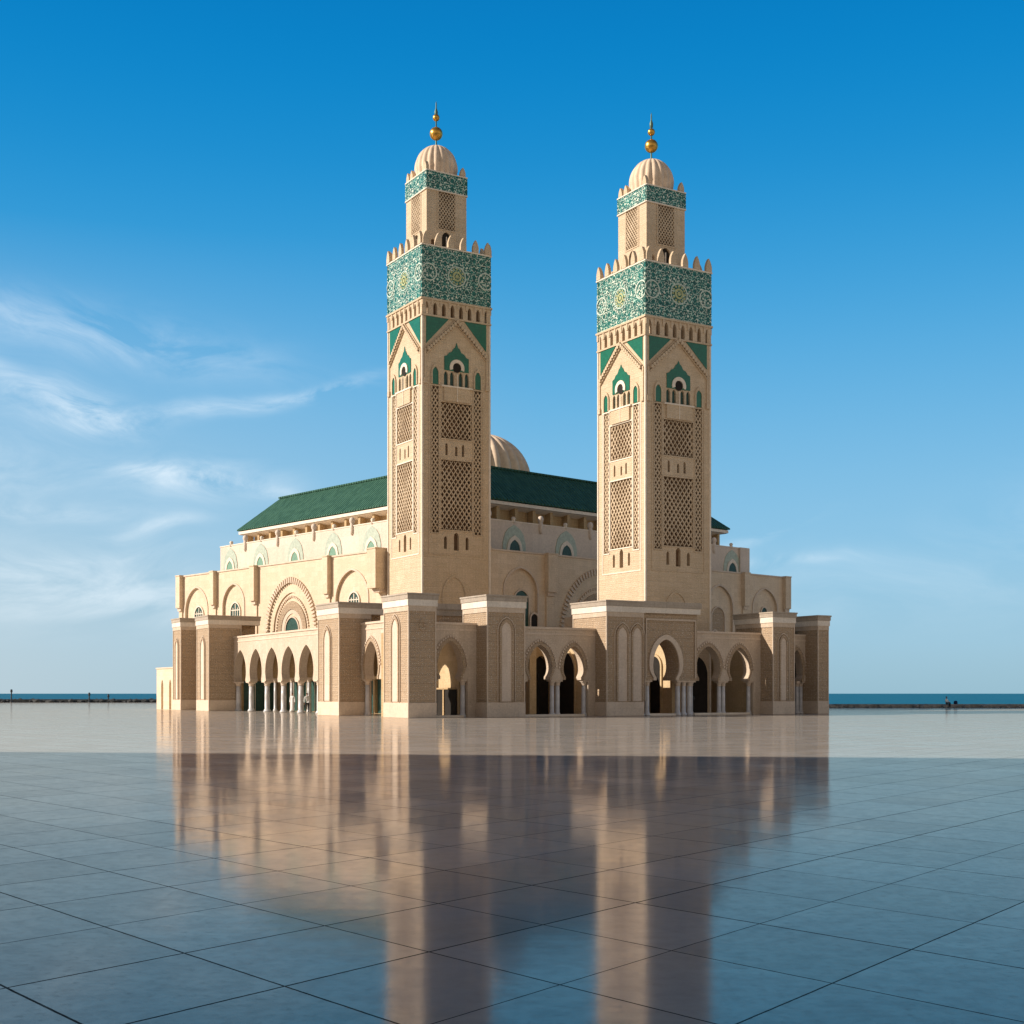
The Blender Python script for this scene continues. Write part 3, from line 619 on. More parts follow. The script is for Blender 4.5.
def hall_arch_rings(P, c, zt, w_):
    """great blind arch: toothed outer ring, two stepped inner rings, inner lunette"""
    zb = 7.9
    r = MB(); teeth(r, P, c, zb, zt-.05, w_-.1, .60, 40, -.02, .17, .52, 0, .12)
    g = r.build('voussoir_ring', M['plinth'], hall)
    r = MB(); ring(r, P, arch(c, 3, zt-1.0, w_-1.7, 0, .12, 18, foot=5), arch(c, 3, zt-.05, w_-.02, 0, .12, 18, foot=5), -.20, -.08); r.build('arch_molding', M['hall'], hall)
    r = MB(); teeth(r, P, c, zb, zt-1.5, w_-2.7, .2, 34, -.20, -.08, .55, 0, .12); r.build('voussoir_ring', M['plinth'], hall)
    r = MB(); ring(r, P, arch(c, 3, zt-2.65, w_*.46, 0, .12, 18, foot=5), arch(c, 3, zt-1.85, w_*.62, 0, .12, 18, foot=5), -.20, -.10); r.build('arch_molding', M['carved'], hall)
    r = MB(); ring(r, P, arch(c, 3, zt-3.1, w_*.34, 0, .12, 18, foot=5), arch(c, 3, zt-2.7, w_*.45, 0, .12, 18, foot=5), -.20, -.14); r.build('arch_molding', M['plinth'], hall)
hall_arch_rings(PL, 22.35, 12.75, 8.3); hall_arch_rings(PF, 20.7, 13.3, 9.2)

def window(P, c, w_, zt, zb, t=-.20, mat='glass', grille=True, dark=False):
    o = arch(c, zb, zt, w_, 0, .1, 8, foot=max(.05, zt-zb-w_*.52)); oo = arch(c, zb, zt+.14, w_+.28, 0, .1, 8, foot=max(.05, zt-zb-w_*.52))
    f = MB(); ring(f, P, o, oo, t, t+.12); f = f.build('window', M['trim'] if grille else M['plinth'], hall)
    MB().prism(P, [o], t, t+.03).build('pane', M['void'] if dark else M[mat], f)
    if grille:
        q = MB()
        for k in (-.25, 0, .25):
            hgt = (zt-zb)-abs(k)*w_*.9; q.prism(P, [[(c+k*w_-.05, zb), (c+k*w_+.05, zb), (c+k*w_+.05, zb+hgt-.1), (c+k*w_-.05, zb+hgt-.1)]], t+.03, t+.08)
        q.prism(P, [[(c-w_*.45, zt-w_*.45), (c+w_*.45, zt-w_*.45), (c+w_*.45, zt-w_*.45+.09), (c-w_*.45, zt-w_*.45+.09)]], t+.03, t+.085)
        q.build('grille', M['trim'], f)
window(PL, 40.9, 1.8, 11.2, 8.6); window(PL, 33.2, 1.8, 11.25, 8.6); window(PL, 11.8, 1.6, 11.15, 8.8)
window(PL, 22.3, 2.3, 9.25, 7.9, grille=False)
window(PF, 10.7, 1.75, 11.2, 7.6, grille=False); window(PF, 12.15, .9, 9.1, 6.5, t=0, grille=False, dark=True)
window(PF, 39.2, 2.1, 10.9, 5.5, grille=False, mat='carved'); window(PF, 38.6, .95, 8.4, 6.0, t=-.16, grille=False, dark=True); window(PF, 47.2, .9, 11.2, 9.0, grille=False)
window(PF, 20.7, 2.6, 9.6, 7.4, grille=False)

def buttress(P, a0, a1, proud, zb=11.2, zt=None):
    zt = zt or HT+.18
    m = MB().prism(P, [[(a0, zb), (a1, zb), (a1, zt-.12), (a0, zt-.12)]], .0, proud)
    m.prism(P, [[(a0-.04, zt-.12), (a1+.04, zt-.12), (a1+.04, zt), (a0-.04, zt)]], -.3, proud+.06)
    b = m.build('buttress', M['hall'], hall, bevel=.015)
    MB().prism(P, [[(a0+.12, zb-.35), (a1-.12, zb-.35), (a1-.06, zb), (a0+.06, zb)]], 0, proud*.62).build('corbel', M['plinth'], b)
    MB().prism(P, [[(a0+.1, 0), (a1-.1, 0), (a1-.1, zb-.35), (a0+.1, zb-.35)]], 0, .14).build('pilaster', M['hall'], b)
for a0, a1, pr in ((44.1, 45.0, .5), (36.7, 37.5, .5), (28.4, 29.3, .55), (15.26, 16.1, .5), (6.4, 7.7, 1.35)): buttress(PL, a0, a1, pr)
for a0, a1, pr in ((4.9, 6.2, .7), (13.55, 14.75, .5), (27.0, 28.2, .5), (43.0, 43.9, .5), (50.4, 51.4, .45)): buttress(PF, a0, a1, pr)

# clerestory, set back
C0, CU, CV, CT = 2.5, 47.3, 40.4, 17.85
cl = MB().box(C0, CU, C0, CV, HT-.5, CT).build('clerestory', M['clerestory'], hall)
MB().box(C0-.05, CU+.05, C0-.05, CV+.05, CT, CT+.1).build('coping', M['trim'], cl)
def ogee(c, zb, zt, w_):
    hw = w_/2; z1 = zb+(zt-zb)*.55
    right = [(hw, zb), (hw, z1-.3), (hw*.93, z1), (hw*.8, z1+(zt-z1)*.4), (hw*.52, z1+(zt-z1)*.72), (hw*.2, z1+(zt-z1)*.9), (0, zt)]
    return [(c-x, z) for x, z in right]+[(c+x, z) for x, z in reversed(right[:-1])]
PCF = FRONT(C0); PCL = LEFT(C0)
def ogee_panel(P, c, w_=2.9):
    p = MB().prism(P, [ogee(c, HT-.3, 17.6, w_)], 0, .06).build('ogee_panel', M['palegreen'], cl)
    r2 = MB(); ring(r2, P, ogee(c, HT-.3, 16.2, 1.4), ogee(c, HT-.3, 16.62, 1.95), .06, .14); q = r2.build('ogee_panel', M['trim'], cl)
    MB().prism(P, [ogee(c, HT-.3, 16.2, 1.38)], .06, .09).build('pane', M['glass'] if P is PCF else M['palegreen2'], q)
M['palegreen2'] = plain('lunette_green_glass', (.20, .34, .24), .3, .4, var=.3, scale=5)
lc = [3.4+2.5, 9.68+2.5, 16.07+2.5, 22.84+2.5, 29.46+2.5, 35.7+2.5]
fc = [3.0+2.5, 9.42+2.5, 16.29+2.5, 23.0+2.5, 29.5+2.5, 35.8+2.5, 42.0+2.5]
for v in lc: ogee_panel(PCL, v)
for u in fc: ogee_panel(PCF, u)
big = small = None
def knob(x, y, kind):
    global big, small
    if kind == 'b':
        if big is None:
            big = MB().lathe([(0, 17.0), (.10, 17.0), (.21, 17.25), (.21, 18.05), (.17, 18.1), (.27, 18.25), (.29, 18.45), (.22, 18.65), (.1, 18.72), (0, 18.73)], seg=14).build('knob_finial', M['clerestory'], cl, (x, y, 0), smooth=True)
        else: copy(big, cl, (x, y, 0))
    else:
        if small is None:
            small = MB().lathe([(0, 17.8), (.22, 17.8), (.16, 18.1), (.22, 18.2), (.14, 18.35), (0, 18.38)], seg=10).build('knob_finial', M['trim'], cl, (x, y, 0), smooth=True)
        else: copy(small, cl, (x, y, 0))
for a, b in zip(lc[:-1], lc[1:]): knob(C0-.02, (a+b)/2, 'b')
for a, b in zip(fc[:-1], fc[1:]): knob((a+b)/2, C0-.02, 'b')
for v in lc: knob(C0+.1, v, 's')
for u in fc: knob(u, C0+.1, 's')
MB().box(CU-1.6, CU+.05, C0-.25, C0+1.6, HT-.5, CT+.1).build('corner_block', M['clerestory'], cl)

# roof: eaves corner in hall coordinates
def to_hall(x, y):
    a = R(42.2); dx, dy = x-HO[0], y-HO[1]; return dx*math.cos(a)+dy*math.sin(a), -dx*math.sin(a)+dy*math.cos(a)
eu, ev = to_hall(-5.4, 124.0)
EU, EV, EZ, TZ = eu+40.4, ev+38.5, 20.3, 24.1
up = MB().box(eu+1.3, EU-1.3, ev+1.3, EV-1.3, CT-.2, EZ-.6).build('attic_wall', M['inner'], hall)  # darker stone on wall and brackets paints the deep shade under the eaves
for k in range(16):
    y = ev+1.0+k*2.42
    MB().box(eu+.5, eu+1.3, y, y+.35, 18.0, EZ-.5).build('bracket', M['inner'], up)
for k in range(17):
    x = eu+1.0+k*2.38
    MB().box(x, x+.35, ev+.5, ev+1.3, 18.0, EZ-.5).build('bracket', M['inner'], up)
sof = MB()
sof.add([(eu+1.4, ev+1.4, EZ-.75), (EU-1.4, ev+1.4, EZ-.75), (EU-1.4, EV-1.4, EZ-.75), (eu+1.4, EV-1.4, EZ-.75), (eu+.1, ev+.1, EZ-.5), (EU-.1, ev+.1, EZ-.5), (EU-.1, EV-.1, EZ-.5), (eu+.1, EV-.1, EZ-.5)],
        [(0, 1, 5, 4), (1, 2, 6, 5), (2, 3, 7, 6), (3, 0, 4, 7), (0, 3, 2, 1)])
sof.box(eu+.02, EU-.02, ev+.02, EV-.02, EZ-.46, EZ-.14)
sof.build('eaves', M['trim'], hall)
rf = MB(); w_ = 4.0; lo = [(eu-.12, ev-.12), (EU+.12, ev-.12), (EU+.12, EV+.12), (eu-.12, EV+.12)]; hi = [(eu+w_, ev+w_), (EU-w_, ev+w_), (EU-w_, EV-2.5), (eu+w_, EV-2.5)]
rf.add([(x, y, EZ-.06) for x, y in lo]+[(x, y, EZ+.08) for x, y in lo]+[(x, y, TZ) for x, y in hi], [(0, 1, 5, 4), (1, 2, 6, 5), (2, 3, 7, 6), (3, 0, 4, 7), (4, 5, 9, 8), (5, 6, 10, 9), (6, 7, 11, 10), (7, 4, 8, 11), (8, 9, 10, 11), (3, 2, 1, 0)])
rf = rf.build('roof', M['roof'], hall)
rd = MB()
for a, b in ((0, 1), (1, 2), (2, 3), (3, 0)):
    (x0, y0), (x1, y1) = hi[a], hi[b]; rd.box(min(x0, x1)-.12, max(x0, x1)+.12, min(y0, y1)-.12, max(y0, y1)+.12, TZ-.03, TZ+.13)
rd = MB().box(hi[0][0]-.15, hi[1][0]+.15, hi[0][1]-.15, hi[2][1]+.15, TZ-.02, TZ+.16).build('ridge_tiles', M['roof'], rf)
# hall dome
du, dv = eu+20.1, ev+19.2
prof = [(5.75, 24.2), (5.75, 25.3)]+[(5.7*math.cos(R(a)), 25.4+5.75*math.sin(R(a))) for a in range(0, 90, 6)]+[(0.02, 31.2)]
MB().lathe(prof, du, dv, 144, 24, .12).build('dome', M['dome'], hall, smooth=True)
dr = MB().lathe([(6.3, 24.0), (6.3, 24.9), (6.0, 25.1), (5.6, 25.1)], du, dv, 48).build('dome_drum', M['plinth'], hall)
MB().lathe([(.12, 31.1), (.12, 31.5), (.35, 31.8), (.12, 32.1), (.05, 33.0), (0, 33.1)], du, dv, 12).build('finial', M['gold'], hall, smooth=True)

# ------------------------------------------------------------------ minarets
def lattice(mb, P, a0, a1, z0, z1, pw, ph, bw, t0, t1):
    """interlaced diamond grid clipped to a rectangle"""
    sl = ph/pw
    for sgn in (1, -1):
        n0 = -int((z1-z0)/ph)-2; n1 = int((a1-a0)/pw)+int((z1-z0)/ph)+3
        for k in range(n0, n1):
            # line: z = z0 + sgn*sl*(a-(base))
            base = a0+k*pw
            if sgn == 1: f = lambda a: z0+sl*(a-base)
            else: f = lambda a: z1-sl*(a-base)
            if sgn == 1: lo = max(a0, base); hi_ = min(a1, base+(z1-z0)/sl)
            else: lo = max(a0, base); hi_ = min(a1, base+(z1-z0)/sl)
            if hi_-lo < .08: continue
            h = bw*math.sqrt(1+sl*sl)/2
            A, B = (lo, f(lo)), (hi_, f(hi_))
            cl_ = lambda z: min(z1, max(z0, z))
            mb.prism(P, [[(A[0], cl_(A[1]-h)), (B[0], cl_(B[1]-h)), (B[0], cl_(B[1]+h)), (A[0], cl_(A[1]+h))]], t0+(.012 if sgn == 1 else 0), t1-(.0 if sgn == 1 else .015))

def minaret(label, corner, s, Z, band, frz, tur, tile_b, domeR, dtop, balls, tip):
    """Z maps heights measured on the left minaret onto this one"""
    t = thing('minaret', label, 'minaret', (corner[0], corner[1], 0), R(31), 'pair of minarets')
    faces = [plane((0, 0), (1, 0), (0, -1)), plane((0, s), (0, -1), (-1, 0)), plane((s, 0), (0, 1), (1, 0)), plane((s, s), (-1, 0), (0, 1))]
    fz0, bz0, bz1 = frz, band[0], band[1]
    d = .34
    core = MB().box(d, s-d, d, s-d, 0, bz1).build('shaft_core', M['recess_shade'], t)
    zl1t, zl1b, zpt, zpb, zl2t, zl2b, zob = Z(25.95), Z(22.95), Z(22.8), Z(21.3), Z(21.15), Z(15.35), Z(13.75)
    c = .5*s
    def rect(a, b, z0, z1): return [(a*s, z0), (b*s, z0), (b*s, z1), (a*s, z1)]
    for fi, P in enumerate(faces):
        k0 = 0 if fi in (0, 3) else d
        k1 = s if fi in (0, 3) else s-d
        rail = .012
        holes = [rect(.27, .73, zl1b, zl1t), rect(.27, .73, zl2b, zl2t), rect(.13, .24, zl2b-.3, Z(27.2)), rect(.76, .87, zl2b-.3, Z(27.2))]
        # small arched openings: bottom row, blank panel row, belfry row, side niches
        ops = []
        for a, w_, zb, zt in [(.34, .045, zob, zob+1.1), (.5, .075, zob-.1, zob+1.45), (.66, .045, zob, zob+1.1), (.355, .035, zpb+.25, zpt-.25), (.5, .035, zpb+.25, zpt-.45), (.60, .035, zpb+.25, zpt-.25)]:
            ops.append(arch(a*s, zb, zt, w_*s, 0, .4, 5, foot=zt-zb-w_*s*.7))
        for a in (.345, .435, .565, .655): ops.append(arch(a*s, Z(27.35), Z(28.55), .06*s, 0, .4, 5, foot=.85))
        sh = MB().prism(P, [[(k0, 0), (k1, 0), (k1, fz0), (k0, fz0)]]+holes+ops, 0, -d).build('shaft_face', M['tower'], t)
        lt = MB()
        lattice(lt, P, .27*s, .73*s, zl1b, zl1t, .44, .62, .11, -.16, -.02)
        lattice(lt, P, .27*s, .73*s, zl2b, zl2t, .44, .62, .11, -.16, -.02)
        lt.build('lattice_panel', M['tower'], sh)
        for a, b in ((.13, .24), (.76, .87)):
            l2 = MB(); lattice(l2, P, a*s, b*s, zl2b-.3, Z(27.2), .36, .54, .10, -.16, -.02); l2.build('lattice_strip', M['tower'], sh)
        fr = MB()                                       # frames round the lattice fields
        for a, b, z0, z1 in ((.27, .73, zl1b, zl1t), (.27, .73, zl2b, zl2t), (.13, .24, zl2b-.3, Z(27.2)), (.76, .87, zl2b-.3, Z(27.2))):
            fr.prism(P, [rect(a-rail, b+rail, z0-.1, z1+.1), rect(a, b, z0, z1)], -.02, .05)
        fr.prism(P, [rect(.09, .91, zob-.55, Z(27.3)), rect(.103, .897, zob-.45, Z(27.3)-.1)], -.02, .04)
        fr.build('lattice_frame', M['trim'] if fi == 1 else M['tower'], sh)
        bp_ = MB().prism(P, [rect(.31, .69, Z(26.05), Z(27.25))], 0, .16).build('balcony', M['tower'], sh)
        MB().prism(P, [rect(.27, .73, Z(27.2), Z(27.33))], 0, .22).prism(P, [rect(.495, .505, Z(26.05), Z(28.4))], .16, .2).build('balcony_rail', M['trim'], bp_)
        for a in (.345, .435, .565, .655):
            MB().prism(P, [arch(a*s, Z(27.35), Z(28.55), .06*s-.02, 0, .4, 5, foot=.85)], -.22, -.18).build('window', M['glass'], sh)
        # green keel panel with a white ring arch
        kz0, kz1 = Z(28.62), Z(31.0); hw = .18*s
        K = [(-hw, kz0), (-hw, kz0+1.2), (-hw*.78, kz0+1.3), (-hw*.62, kz0+1.55), (-hw*.40, kz0+1.65), (-hw*.22, kz0+2.0), (-hw*.12, kz0+2.05), (0, kz1)]
        K = [(c+x, z) for x, z in K]+[(c-x, z) for x, z in reversed(K[:-1])]
        kp = MB().prism(P, [K], -.02, .06).build('keel_panel', M['green'], sh)
        rr = MB(); ring(rr, P, [(c+.42*math.cos(R(a)), Z(28.9)+.42*math.sin(R(a))) for a in range(200, -21, -10)], [(c+.72*math.cos(R(a)), Z(28.9)+.72*math.sin(R(a))) for a in range(200, -21, -10)], .06, .15); rr.build('ring_arch', M['trim'], kp)
        MB().prism(P, [[(c+.415*math.cos(R(a)), Z(28.9)+.415*math.sin(R(a))) for a in range(0, 360, 20)]], .06, .075).build('oculus', M['void'], kp)
        for a in (.185, .815):
            n1 = MB().prism(P, [arch(a*s, Z(27.35), Z(28.75), .085*s, 0, .5, 6, foot=.95)], -.02, .05).build('side_niche', M['green'], sh)
            r1 = MB(); ring(r1, P, arch(a*s, Z(27.35), Z(28.77), .085*s+.01, 0, .5, 6, foot=.95), arch(a*s, Z(27.35), Z(29.05), .085*s+.24, 0, .5, 6, foot=.95), 0, .12); r1.build('niche_frame', M['tower'], n1)
        # gable with scalloped molding, green spandrels
        gz0, gz1 = Z(30.0), Z(32.6)
        zt_ = fz0-.05
        def gl(a): return gz0+(gz1-gz0)*(1-abs(a-c)/(c-.07*s))
        for sg in (-1, 1):
            e0 = c+sg*(c-.055*s)
            tri = [(e0, zt_), (e0, gl(e0)+.75), (c+sg*.10*s, zt_)]
            MB().prism(P, [tri], -.02, .05).build('tile_spandrel', M['green'], sh)
        gm = MB(); n = 12
        for k in range(-n, n+1):
            a = c+(c-.08*s)*k/n; z = gl(a)+.14; q = .115
            gm.prism(P, [[(a-q, z-.15), (a+q, z-.15), (a+q, z+.05), (a+q*.5, z+.15), (a-q*.5, z+.15), (a-q, z+.05)]], 0, .27)
        for sg in (-1, 1):
            A, B = c, c+sg*(c-.06*s)
            gm.prism(P, [[(A, gl(A)-.16), (B, gl(B)-.16), (B, gl(B)-.06), (A, gl(A)-.06)]], 0, .14)
            gm.prism(P, [[(A, gl(A)+.34), (B, gl(B)+.34), (B, gl(B)+.44), (A, gl(A)+.44)]], 0, .14)
        gm.build('gable_molding', M['tower'], sh)
        for a in (.012, .93):
            MB().prism(P, [[(a*s, Z(27.3)), (a*s+.34, Z(27.3)), (a*s+.34, Z(27.75)), (a*s, Z(27.75))]], 0, .16).prism(P, [[(a*s+.08, Z(27.75)), (a*s+.26, Z(27.75)), (a*s+.26, Z(30.2)), (a*s+.08, Z(30.2))]], 0, .09).build('corner_block', M['tower'], sh)
        if fi == 0:
            r1 = MB(); ring(r1, P, arch(.47*s, Z(9.0), Z(11.4), 2.1, 0, .2, 8, foot=.8), arch(.47*s, Z(9.0), Z(11.6), 2.45, 0, .2, 8, foot=.8), 0, .07); r1.build('blind_arch', M['tower'], sh)
        # frieze: little arches between corbels
        fz = MB(); nf = 8; step = (s+.12)/nf
        for k in range(nf):
            a0 = -.06+k*step
            fz.prism(P, [[(a0, bz0), (a0, fz0), (a0+step*.27, fz0)]+[(x, z) for x, z in arch(a0+step/2, fz0+.12, bz0-.28, step*.46, 0, .4, 5, foot=.45)]+[(a0+step*.73, fz0), (a0+step, fz0), (a0+step, bz0)]], -.33, .08)
            fz.prism(P, [[(a0+step*.02, fz0+.75), (a0+step*.25, fz0+.75), (a0+step*.25, bz0-.1), (a0+step*.02, bz0-.1)]], .08, .15)
        fzo = fz.build('frieze', M['tower'], t)
        MB().prism(P, [[(-.16, bz0-.14), (s+.16, bz0-.14), (s+.16, bz0+.02), (-.16, bz0+.02)]], .0, .19).prism(P, [[(-.1, fz0-.16), (s+.1, fz0-.16), (s+.1, fz0-.02), (-.1, fz0-.02)]], .0, .13).build('string_course', M['tower'], fzo)
        # tile band
        q0, q1 = (-.09, s+.09) if fi in (0, 3) else (.0, s)
        tb = MB().prism(P, [[(q0, bz0+.02), (q1, bz0+.02), (q1, bz1), (q0, bz1)]], -.2, .09).build('tile_band', M['zellige'], t)
        zc = (bz0+bz1)/2
        def flat_ring(r0, r1, cx, t1, clip=None):
            m = MB(); pi = []; po = []
            for k in range(33):
                w_ = 2*math.pi*k/32; ci = min(max(cx+r0*math.cos(w_), -.08), s+.08); co = min(max(cx+r1*math.cos(w_), -.08), s+.08)
                pi.append((ci, zc+r0*math.sin(w_))); po.append((co, zc+r1*math.sin(w_)))
            for k in range(32):
                m.prism(P, [[pi[k], pi[k+1], po[k+1], po[k]]], .09, t1) if abs(pi[k][0]-po[k][0])+abs(pi[k][1]-po[k][1]) > .03 else None
            return m
        m = flat_ring(.28, .44, c, .14)
        for k in range(12):
            w_ = 2*math.pi*k/12; x, y = c+.64*math.cos(w_), zc+.64*math.sin(w_)
            m.prism(P, [[(x+.10*math.cos(w_+h), y+.10*math.sin(w_+h)) for h in (0, 1.2, 2.4, 3.14, 3.9, 5.1)]], .09, .13)
        m.prism(P, [[(c+.17*math.cos(R(w)), zc+.17*math.sin(R(w))) for w in range(0, 360, 45)]], .09, .14)
        m.build('rosette', M['rosette'], tb)
        m = flat_ring(.80, .88, c, .125)
        for k in range(20):
            w_ = 2*math.pi*k/20; x, y = c+1.12*math.cos(w_), zc+1.12*math.sin(w_)
            m.prism(P, [[(x+.07, y), (x, y+.1), (x-.07, y), (x, y-.1)]], .09, .12)
        m.build('rosette', M['ringwhite'], tb)
        for cx in (.09*s, .93*s):
            m = flat_ring(.66, .76, cx, .13)
            for k in range(6):
                w_ = math.pi*k/3; x, y = cx+.36*math.cos(w_), zc+.36*math.sin(w_)
                if -.05 < x < s+.05: m.prism(P, [[(x+.1*math.cos(h), y+.1*math.sin(h)) for h in (0, 1.05, 2.1, 3.14, 4.2, 5.2)]], .09, .12)
            m.build('rosette', M['ringwhite'], tb)
    # corner beads
    for x, y in ((0, 0), (s, 0), (0, s)):
        MB().lathe([(.10, 0), (.10, fz0-.2)], x, y, 10).build('corner_bead', M['trim'], t, smooth=True)
    MB().box(-.15, s+.15, -.15, s+.15, bz1, bz1+.12).build('parapet_slab', M['trim'], t)
    # merlons
    def merlon_mesh(w_, h, th, z, name, loc, rz, parent):
        prof = [(-w_/2, z), (w_/2, z), (w_/2, z+h*.35), (w_*.42, z+h*.55), (w_*.25, z+h*.78), (0, z+h), (-w_*.25, z+h*.78), (-w_*.42, z+h*.55), (-w_/2, z+h*.35)]
        m = MB().prism(lambda a, tt, b: (a, tt, b), [prof], -th/2, th/2).build(name, M['tower'], parent, loc, bevel=.02); m.rotation_euler = (0, 0, rz); return m
    proto = None; nm = 6
    e = s+.10
    spots = []
    for k in range(nm):
        f = -.10+.36+(e+.1-.72)*k/(nm-1)
        spots += [((f, -.06), 0), ((f, s+.06), 0), ((-.06, f), math.pi/2), ((s+.06, f), math.pi/2)]
    for (x, y), rz in spots:
        if proto is None: proto = merlon_mesh(.58, 1.12, .28, bz1+.12, 'merlon', (x, y, 0), rz, t)
        else: copy(proto, t, (x, y, 0), rz)
    # turret
    ts = s*.595; o = (s-ts)/2; sx = -.24; z0, z1 = bz1+.1, tur      # the turret stands a little left of centre
    core2 = MB().box(o+.2+sx, s-o-.2+sx, o+.2, s-o-.2, z0, z1).build('turret_core', M['recess_shade'], t)
    tfs = [plane((o+sx, o), (1, 0), (0, -1)), plane((o+sx, o+ts), (0, -1), (-1, 0)), plane((o+ts+sx, o), (0, 1), (1, 0)), plane((o+ts+sx, o+ts), (-1, 0), (0, 1))]
    for fi, P in enumerate(tfs):
        k0, k1 = (0, ts) if fi in (0, 3) else (.2, ts-.2)
        lz0, lz1 = z0+2.1, tile_b-.12
        hole = [(.29*ts, lz0), (.71*ts, lz0), (.71*ts, lz1), (.29*ts, lz1)]
        door = arch(.5*ts, z0+.02, z0+1.9, .24*ts, 0, .4, 6, foot=1.3)
        w0 = arch(.16*ts, z0+.3, z0+1.1, .10*ts, 0, .4, 5, foot=.6)
        tf = MB().prism(P, [[(k0, z0), (k1, z0), (k1, z1), (k0, z1)], hole, door, w0], 0, -.2).build('turret_face', M['tower'], t)
        l = MB(); lattice(l, P, .29*ts, .71*ts, lz0, lz1, .30, .40, .085, -.12, .02); l.build('lattice_panel', M['tower'], tf)
        MB().prism(P, [[(.26*ts, lz0-.1), (.74*ts, lz0-.1), (.74*ts, lz1+.08), (.26*ts, lz1+.08)], hole], -.02, .05).build('lattice_frame', M['tower'], tf)
        MB().prism(P, [door], -.19, -.17).build('window', M['void'], tf)
        cc = MB().prism(P, [[(.49*ts, z0), (.51*ts, z0), (.51*ts, z0+1.5), (.49*ts, z0+1.5)]], -.1, .0).build('colonnette', M['trim'], tf)
        q0, q1 = (-.07, ts+.07) if fi in (0, 3) else (0, ts)
        tb = MB().prism(P, [[(q0, tile_b), (q1, tile_b), (q1, z1), (q0, z1)]], -.1, .07).build('tile_band', M['zellige'], t)
        MB().prism(P, [[(q0, tile_b-.1), (q1, tile_b-.1), (q1, tile_b), (q0, tile_b)]], -.1, .11).prism(P, [[(q0, z1-.02), (q1, z1-.02), (q1, z1+.08), (q0, z1+.08)]], -.1, .11).build('band_trim', M['trim'], tb)
    MB().box(o-.08+sx, s-o+.08+sx, o-.08, s-o+.08, z1, z1+.07).build('turret_slab', M['trim'], t)
    pr = None
    for x, y, rz in [(o+.12, o+.3, math.pi/2), (o+.12, s-o-.3, math.pi/2), (s-o-.35, o+.1, 0), (s-o-.12, s-o-.3, math.pi/2), (o+.3, s-o-.12, 0), (o+.12, s-o-1.05, math.pi/2), (s-o-.12, o+.45, math.pi/2)]:
        if pr is None: pr = merlon_mesh(.52, .85, .3, z1+.07, 'merlon', (x+sx, y, 0), rz, t)
        else: copy(pr, t, (x+sx, y, 0), rz)
    zc = dtop-domeR*1.12
    prof = [(domeR*.96, z1+.05), (domeR*.97, zc-.25), (domeR, zc)]+[(domeR*math.cos(R(a)), zc+domeR*1.12*math.sin(R(a))) for a in range(6, 90, 6)]+[(.02, dtop)]
    MB().lathe(prof, s/2+sx, s/2, 120, 20, .085).build('dome', M['dome'], t, smooth=True)
    fin = MB().lathe([(.10, dtop-.05), (.07, dtop+.3), (.06, tip-1.35), (.14, tip-1.25), (.16, tip-.95), (.06, tip-.65), (.05, tip-.2), (.005, tip)], s/2+sx, s/2, 12).build('finial', M['patina'], t, smooth=True)
    for (bz, br) in balls:
        MB().lathe([(br*math.cos(R(a))+.001, bz+br*math.sin(R(a))) for a in range(-90, 91, 12)], s/2+sx, s/2, 24).build('ball', M['gold'], fin, smooth=True)
    return t

KL, KR = 114.5/110, 109/112.0
sl_ = lambda z: (z-1.7)*KL+1.7
sr_ = lambda z: (z-1.7)*KR+1.7
minaret('left minaret, green mosaic band and gilded finial, overlapping the hall dome', (-7.39*KL, 114.5), 6.40*KL, lambda z: sl_(z), (sl_(34.37), sl_(38.70)), sl_(33.05), sl_(45.51), sl_(44.03), 1.86*KL, sl_(48.54), [(sl_(49.61), .58), (sl_(50.98), .31)], sl_(52.4))
minaret('right minaret, slightly wider and set in front of the right end of the hall', (11.20*KR, 109.0), 6.93*KR, lambda z: sr_(1.0086*z-1.24), (sr_(33.45), sr_(38.0)), sr_(31.95), sr_(45.09), sr_(43.74), 1.98*KR, sr_(48.32), [(sr_(49.52), .56), (sr_(50.74), .31)], sr_(52.45))

